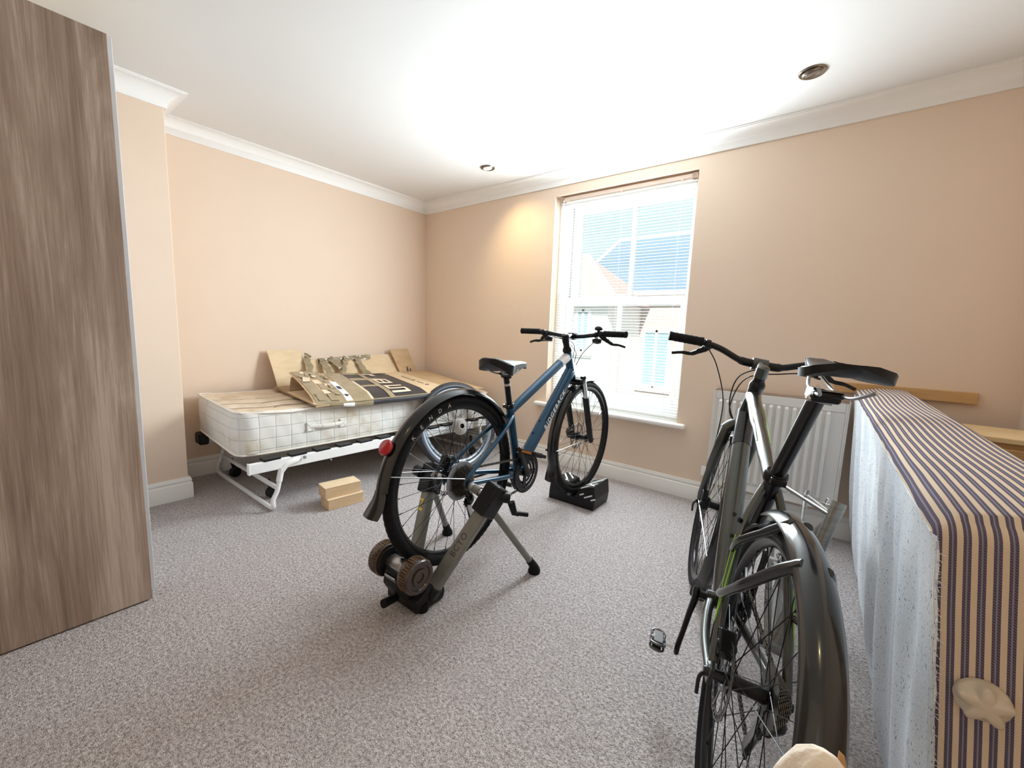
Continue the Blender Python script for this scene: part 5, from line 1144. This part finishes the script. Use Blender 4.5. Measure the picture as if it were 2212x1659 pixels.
tstrip(c1, [(0.050, -1.10, 0.765), (0.085, -1.105, 0.735), (0.15, -1.10, 0.68), (0.20, -1.10, 0.63)], 0.055)
tstrip(c1, [(0.050, -1.04, 0.770), (0.090, -1.00, 0.73), (0.15, -0.97, 0.67), (0.22, -1.02, 0.625)], 0.045)
tstrip(c1, [(0.045, -0.89, 0.775), (0.085, -0.92, 0.73), (0.15, -0.97, 0.67), (0.22, -1.01, 0.625)], 0.042)
tstrip(c1, [(0.050, -0.80, 0.775), (0.075, -0.79, 0.73), (0.13, -0.77, 0.66), (0.20, -0.75, 0.625)], 0.05)
tstrip(c1, [(0.045, -1.13, 0.748), (0.047, -0.95, 0.755), (0.047, -0.80, 0.765), (0.046, -0.66, 0.770)], 0.040)
for y, z, w_, h_ in ((-0.465, 0.628, 0.045, 0.055), (-0.405, 0.632, 0.010, 0.050), (-0.29, 0.640, 0.018, 0.058), (-0.255, 0.635, 0.010, 0.030)):
    o = obj('printed_bar', MB().obox((0.1145 - (z-0.59)*0.44, y, z), (0.003, w_, h_), Matrix.Rotation(math.radians(-24), 3, 'Y')), 'ink', c1, smooth=False); o.matrix_parent_inverse = CI
# plain sheet at the window end
c2 = thing('cardboard_sheet', 'plain orange tan cardboard sheet lying flat at the window end of the mattress', 'cardboard', (0.5, -0.4, 0.57))
fsh = lambda u, v: Vector((0, 0, 0.014*math.sin(PI*u)*(1-v) + 0.012*(1-v)**2))
shc = [(0.060, -0.82, 0.592), (0.965, -0.86, 0.560), (0.055, -0.040, 0.604), (0.945, -0.150, 0.546)]
cpart(c2, 'sheet', patch(shc, 16, 10, 0.004, f=fsh), 'card', 0.006)
cpart(c2, 'upper_ply', patch(shc, 10, 10, 0.004, u0=0.0, u1=0.55, lift=0.006, f=fsh), 'card_light', 0.005)
def onsheet(u, v, d=0.0105):
    g = patch(shc, 1, 1, 0.004, u0=u, u1=u+0.02, v0=v, v1=v+0.02, lift=d, f=fsh); x = (g[1][0]-g[0][0]).normalized(); y = (g[0][1]-g[0][0]).normalized(); return g[0][0], x, y
for v in (0.46, 0.68):
    p, x, y = onsheet(0.42, v); z = x.cross(y); z = z if z.z > 0 else -z
    o = obj('printed_ring', MB().lathe([(0, 0.017), (0.0006, 0.017), (0.0006, 0.012), (0, 0.012)], p, z, 18, caps=False).lathe([(0, 0.0), (0.0006, 0.006), (0, 0.007)], p, z, 10, caps=False), 'ink', c2); o.matrix_parent_inverse = Matrix.Translation(-c2.location)
for v0_, v1_ in ((0.26, 0.42), (0.52, 0.62)):
    cpart(c2, 'printed_line', patch(shc, 2, 6, 0.004, u0=0.415, u1=0.430, v0=v0_, v1=v1_, lift=0.0092, f=fsh), 'ink', 0.0006)
# folded black printed box
c3 = thing('folded_cardboard_box', 'folded black printed cardboard box patched with brown packing tape on the mattress', 'cardboard', (0.6, -1.1, 0.56))
top4 = [(0.330, -1.480, 0.700), (0.900, -1.585, 0.578), (0.260, -0.640, 0.628), (0.985, -0.800, 0.588)]
ft = lambda u, v: Vector((0, 0, 0.010*math.sin(v*PI)*(1-u) + 0.006*math.sin(u*14)*(1-u) - 0.020*max(0, v-0.86)/0.14))
def seg3(name, u0, u1, m, v0=0.0, v1=1.0, lift=0.0, th=0.006, nu=4, nv=12): return cpart(c3, name, patch(top4, nu, nv, 0, u0, u1, v0, v1, lift, ft), m, th)
seg3('top_panel', 0.0, 0.46, 'card', nu=10); seg3('top_panel', 0.46, 1.0, 'card_black', nu=10)
seg3('packing_tape', 0.015, 0.10, 'tape', lift=0.0045, th=0.002); seg3('packing_tape', 0.10, 0.21, 'tape', 0.0, 0.34, lift=0.0045, th=0.002)
seg3('packing_tape', 0.12, 0.19, 'tape', 0.52, 0.70, lift=0.0046, th=0.002); seg3('packing_tape', 0.19, 0.24, 'tape', lift=0.0048, th=0.002)
seg3('packing_tape', 0.30, 0.45, 'tape', 0.04, 1.0, lift=0.0050, th=0.002, nu=6); seg3('packing_tape', 0.10, 0.30, 'tape', 0.86, 1.0, lift=0.0052, th=0.002)
seg3('pale_patch', 0.105, 0.16, 'card_cream', 0.38, 0.52, lift=0.0046, th=0.0012); seg3('pale_patch', 0.11, 0.19, 'card_cream', 0.72, 0.86, lift=0.0046, th=0.0012)
seg3('shipping_label', 0.245, 0.30, 'label', 0.42, 0.98, lift=0.0062, th=0.0012)
seg3('printed_bar', 0.255, 0.29, 'ink', 0.60, 0.70, lift=0.0072, th=0.0006); seg3('printed_bar', 0.26, 0.285, 'ink', 0.86, 0.90, lift=0.0072, th=0.0006)
seg3('cream_edge', 0.452, 0.472, 'card_cream', 0.42, 1.0, lift=0.0046, th=0.0012)
seg3('packing_tape', 0.46, 0.70, 'tape', 0.02, 0.10, lift=0.005, th=0.002); seg3('packing_tape', 0.46, 0.78, 'tape', 0.30, 0.40, lift=0.005, th=0.002); seg3('packing_tape', 0.47, 0.62, 'tape', 0.62, 0.68, lift=0.005, th=0.002)
seg3('packing_tape', 0.62, 0.67, 'tape', 0.0, 1.0, lift=0.0054, th=0.002)
def glyph(u0, u1, v0, v1, bars):
    for a0, a1, b0, b1 in bars: seg3('printed_letter', u0+(u1-u0)*a0, u0+(u1-u0)*a1, 'card_cream', v0+(v1-v0)*b0, v0+(v1-v0)*b1, lift=0.0070, th=0.0010, nu=2, nv=3)
glyph(0.68, 0.80, 0.05, 0.22, [(0, 1, 0.0, 0.22), (0.55, 1, 0.22, 0.55)])
glyph(0.68, 0.83, 0.34, 0.56, [(0, 1, 0, 0.20), (0, 1, 0.80, 1), (0, 0.18, 0, 1), (0.82, 1, 0, 1), (0.42, 0.60, 0.2, 0.8)])
glyph(0.68, 0.86, 0.66, 0.92, [(0, 1, 0, 0.16), (0, 1, 0.42, 0.58), (0, 1, 0.84, 1), (0, 0.16, 0.0, 0.42), (0.84, 1, 0.5, 1)])
# front side of the folded box, and loose strips of tape and torn paper
def fside(u0, u1, m, name='front_side'):
    BLf, BRf = Vector(top4[1]), Vector(top4[3]); G = []
    for i in range(7):
        u = u0 + (u1-u0)*i/6; p = BLf.lerp(BRf, u) + ft(u, 1.0); zb = p.z - 0.010 - 0.026*min(1, u/0.5)
        G.append([Vector((p.x + 0.003 + 0.006*math.sin(PI*k/3), p.y, p.z + 0.002 + (zb-p.z)*k/3)) for k in range(4)])
    cpart(c3, name, G, m, 0.004)
fside(0.0, 0.10, 'card'); fside(0.10, 0.21, 'tape'); fside(0.21, 0.30, 'label', 'shipping_label'); fside(0.30, 0.46, 'tape'); fside(0.46, 1.0, 'card_black')
rt_ = random.Random(11)
for k in range(16):
    u = 0.02 + 0.34*rt_.random(); v = 0.04 + 0.80*rt_.random(); du = 0.03 + 0.03*rt_.random(); dv = 0.05 + 0.12*rt_.random()
    sk2 = rt_.uniform(-0.05, 0.05)
    g_ = patch(top4, 2, 5, 0, u, u+du, v, min(0.98, v+dv), 0.0068 + 0.0004*k, lambda a, b, s2=sk2, v0=v: ft(a, b) + Vector((0, s2*(b-v0)*4, 0.0025*math.sin(b*60+a*40))))
    cpart(c3, 'packing_tape' if k % 4 else 'torn_patch', g_, 'tape' if k % 4 else 'card_cream', 0.0014)
# folded front edge and lower plies
bot4 = [(0.150, -1.500, 0.582), (0.900, -1.588, 0.560), (0.15, -0.70, 0.590), (0.985, -0.802, 0.562)]
cpart(c3, 'lower_panel', patch(bot4, 10, 8, 0.0), 'card_dark', 0.006)
cpart(c3, 'fold_edge', patch([(0.900, -1.585, 0.5605), (0.902, -1.588, 0.5605), (0.985, -0.800, 0.565), (0.987, -0.802, 0.565)], 2, 1), 'card_dark', 0.004)
cpart(c3, 'front_fold', [[Vector((0.897, -1.584, 0.560)).lerp(Vector((0.984, -0.800, 0.566)), u/10) + Vector((0.012*math.sin(PI*k/4), 0, 0.000 + 0.0*k)) + Vector((0, 0, k*0.0015)) for k in range(5)] for u in range(11)], 'tape', 0.003)
cpart(c3, 'inner_flap', patch([(0.30, -1.455, 0.662), (0.42, -1.52, 0.586), (0.30, -1.10, 0.64), (0.42, -1.16, 0.600)], 6, 4), 'card_dark', 0.005)
cpart(c3, 'inner_ply', patch([(0.42, -1.535, 0.580), (0.89, -1.590, 0.570), (0.42, -1.20, 0.592), (0.90, -1.20, 0.574)], 4, 4), 'card_light', 0.005)
cpart(c3, 'back_tab', patch([(0.20, -0.98, 0.640), (0.285, -0.98, 0.655), (0.20, -0.74, 0.632), (0.27, -0.66, 0.640)], 4, 2), 'card_black', 0.006)

# ================================================================== TWO SMALL BOXES
e1 = (Vector((1.163, -1.438)) - Vector((1.140, -1.640))); ang = math.atan2(e1.y, e1.x); Ln = 0.205
bx_c = Vector((1.0975, -1.535, 0))
def kbox(c, rz, h, label):
    t = thing('small_cardboard_box', label, 'box', c, group='small kraft boxes by the bed'); t.rotation_euler = (0, 0, rz)
    obj('carton', MB().box((-Ln/2, -0.053, 0.0), (Ln/2, 0.053, h-0.002)), 'card_box', t, smooth=False, bevel=0.002)
    obj('lid', MB().box((-Ln/2-0.001, -0.0545, h-0.0035), (Ln/2+0.001, 0.0545, h)), 'card_light', t, smooth=False, bevel=0.001)
    obj('end_tuck', MB().box((-Ln/2-0.0015, -0.046, 0.004), (-Ln/2, 0.046, h-0.008)), 'card_box', t, smooth=False)
    return t
kbox(bx_c, ang, 0.062, 'small kraft cardboard box on the carpet, lower of the stacked pair')
kbox(bx_c + Vector((-0.020, -0.004, 0.062)), ang - 0.03, 0.064, 'small kraft cardboard box stacked on top of its twin by the bed')

# ================================================================== DIVAN BASE ON ITS SIDE
DL, DT, DH = 1.95, 0.205, 0.815
th_ = math.radians(6.0); yaw_ = math.radians(0.9)
ex_ = Vector((math.cos(th_), 0, math.sin(th_))); ez_ = Vector((-math.sin(th_), 0, math.cos(th_))); ey_ = Vector((0, 1, 0)); Rz = Matrix.Rotation(yaw_, 3, 'Z')
lb = Vector((3.412, -1.985, 0.812)) - (Rz @ ez_)*0.815; lb.z = 0.0
dv = thing('divan', 'navy and cream striped divan bed base standing on its long side', 'divan base', M4=basis(Rz @ ex_, Rz @ ey_, Rz @ ez_, lb))
vs, fs, kinds = round_box(26, 130, 64, DT, DL, DH, 0.014, 0.024)
pos = []
for v, side, cap, (i, j, k) in vs:
    p = Vector((v.x*DT, v.y*DL, v.z*DH)); y, z = p.y, p.z
    if i == 0 and side:
        e = min(1, min(y, DL-y)/0.12)*min(1, (DH-z)/0.15)*min(1, 0.25+z/0.2)
        p.x += e*(0.010*math.sin(y*19 + 1.2*math.sin(z*5)) + 0.007*math.sin(y*43+z*3) - 0.006)*min(1, (DH-z)*1.6+0.2) - 0.006*math.exp(-((y-0.10)/0.05)**2)*(1-z/DH)
    if k == 64:
        p.z += 0.010*math.sin(PI*v.x) + 0.003*math.sin(y*9)
    if j == 0: p.y -= 0.006*math.sin(PI*v.x)*math.sin(PI*v.z)
    pos.append(p)
obj('striped_cover', sub(pos, fs, [k != 'x0' for k in kinds]), 'divan_stripe', dv, autos=80)
obj('underside_cloth', sub(pos, fs, [k == 'x0' for k in kinds]), 'divan_under', dv, autos=80)
# frayed hem along the edge of the underside
hem = MB(); rnd = random.Random(3); P = []
for t in range(61): P.append(Vector((0.0010 + 0.0008*math.sin(t*0.9), 0.02 + (DL-0.04)*(1-t/60), DH - 0.025)))
hem.tube(P, 0.0022, 6); P = [Vector((0.004 + 0.0008*math.sin(t*1.3), 0.004 + 0.0008*math.cos(t*2.0), (DH-0.03)*(1-t/40))) for t in range(41)]
hem.tube(P, 0.0024, 6)
obj('hem', hem, 'divan_under', dv)
fr_ = MB()
for t in range(150):
    z = DH*(0.30 + 0.66*rnd.random()); a = Vector((0.004, 0.004, z)); fr_.tube([a, a + Vector((rnd.uniform(-0.004, 0.008), rnd.uniform(-0.010, -0.002), rnd.uniform(-0.006, 0.006)))], 0.0005, 4)
tag(obj('frayed_threads', fr_, 'divan_under', dv), kind='stuff')
# plastic glide on the near end
gl_ = part('glide_foot', dv, (0.047, -0.004, 0.583), 'cream plastic five pointed glide')
G = MB(); n = 60; rings = [(0.0, 1.0, 0.0), (0.006, 1.0, 0.0), (0.0075, 0.97, 0.02), (0.0150, 0.80, 0.24), (0.0185, 0.74, 0.32), (0.0200, 0.68, 0.32), (0.0212, 0.40, 0.20), (0.0215, 0.0, 0)]
vv = []
for h, s_, sc in rings:
    for k in range(n):
        a = 2*PI*k/n; r = 0.0270*s_*(1 + sc*math.cos(5*(a-0.25))); vv.append((r*math.cos(a), -h, r*math.sin(a)))
G.add(vv, [(i*n+k, i*n+(k+1) % n, (i+1)*n+(k+1) % n, (i+1)*n+k) for i in range(len(rings)-1) for k in range(n)] + [tuple(range(n))])
obj('star_cap', G, 'glide', gl_, autos=50)
obj('base_disc', MB().lathe([(0, 0.027), (0.006, 0.027), (0.007, 0.025)], ax=(0, -1, 0), seg=32), 'glide', gl_)

# ================================================================== CREAM BUNDLE AT THE BOTTOM EDGE
cb = thing('fleece_bundle', 'cream fleecy bundle with small tan tags poking in at the bottom edge', 'bundle', (3.306, -2.400, 0))
prof = [(0.0, 0.105), (0.02, 0.118), (0.20, 0.112), (0.42, 0.092), (0.56, 0.070), (0.63, 0.054), (0.665, 0.041), (0.685, 0.028), (0.696, 0.013), (0.699, 0.0)]
bm_ = MB(); n = 40; vv = []
prof = [(h + (0.041 if h > 0.1 else 0), r*(1.0 if h < 0.3 else (0.80 if h < 0.5 else 0.66))) for h, r in prof]
for h, r in prof:
    for k in range(n):
        a = 2*PI*k/n; q = r*(1 + 0.07*math.sin(3*a + h*9) + 0.04*math.sin(7*a - h*21)); vv.append((q*math.cos(a), q*0.8*math.sin(a), h))
bm_.add(vv, [(i*n+k, i*n+(k+1) % n, (i+1)*n+(k+1) % n, (i+1)*n+k) for i in range(len(prof)-1) for k in range(n)] + [tuple(range(n-1, -1, -1))])
obj('body', bm_, 'fluff', cb, autos=80)
obj('tan_tag', MB().sheet([[(0.008, 0.004, 0.722), (0.014, 0.004, 0.720)], [(0.0085, 0.006, 0.731), (0.0155, 0.005, 0.728)], [(0.009, 0.008, 0.740), (0.0125, 0.008, 0.738)]], 0.0014), 'tan_leather', cb)
obj('tan_tag', MB().sheet([[(0.016, -0.012, 0.702), (0.026, -0.008, 0.700)], [(0.019, -0.016, 0.709), (0.030, -0.011, 0.706)], [(0.025, -0.018, 0.707), (0.033, -0.012, 0.702)]], 0.002), 'tan_leather', cb)
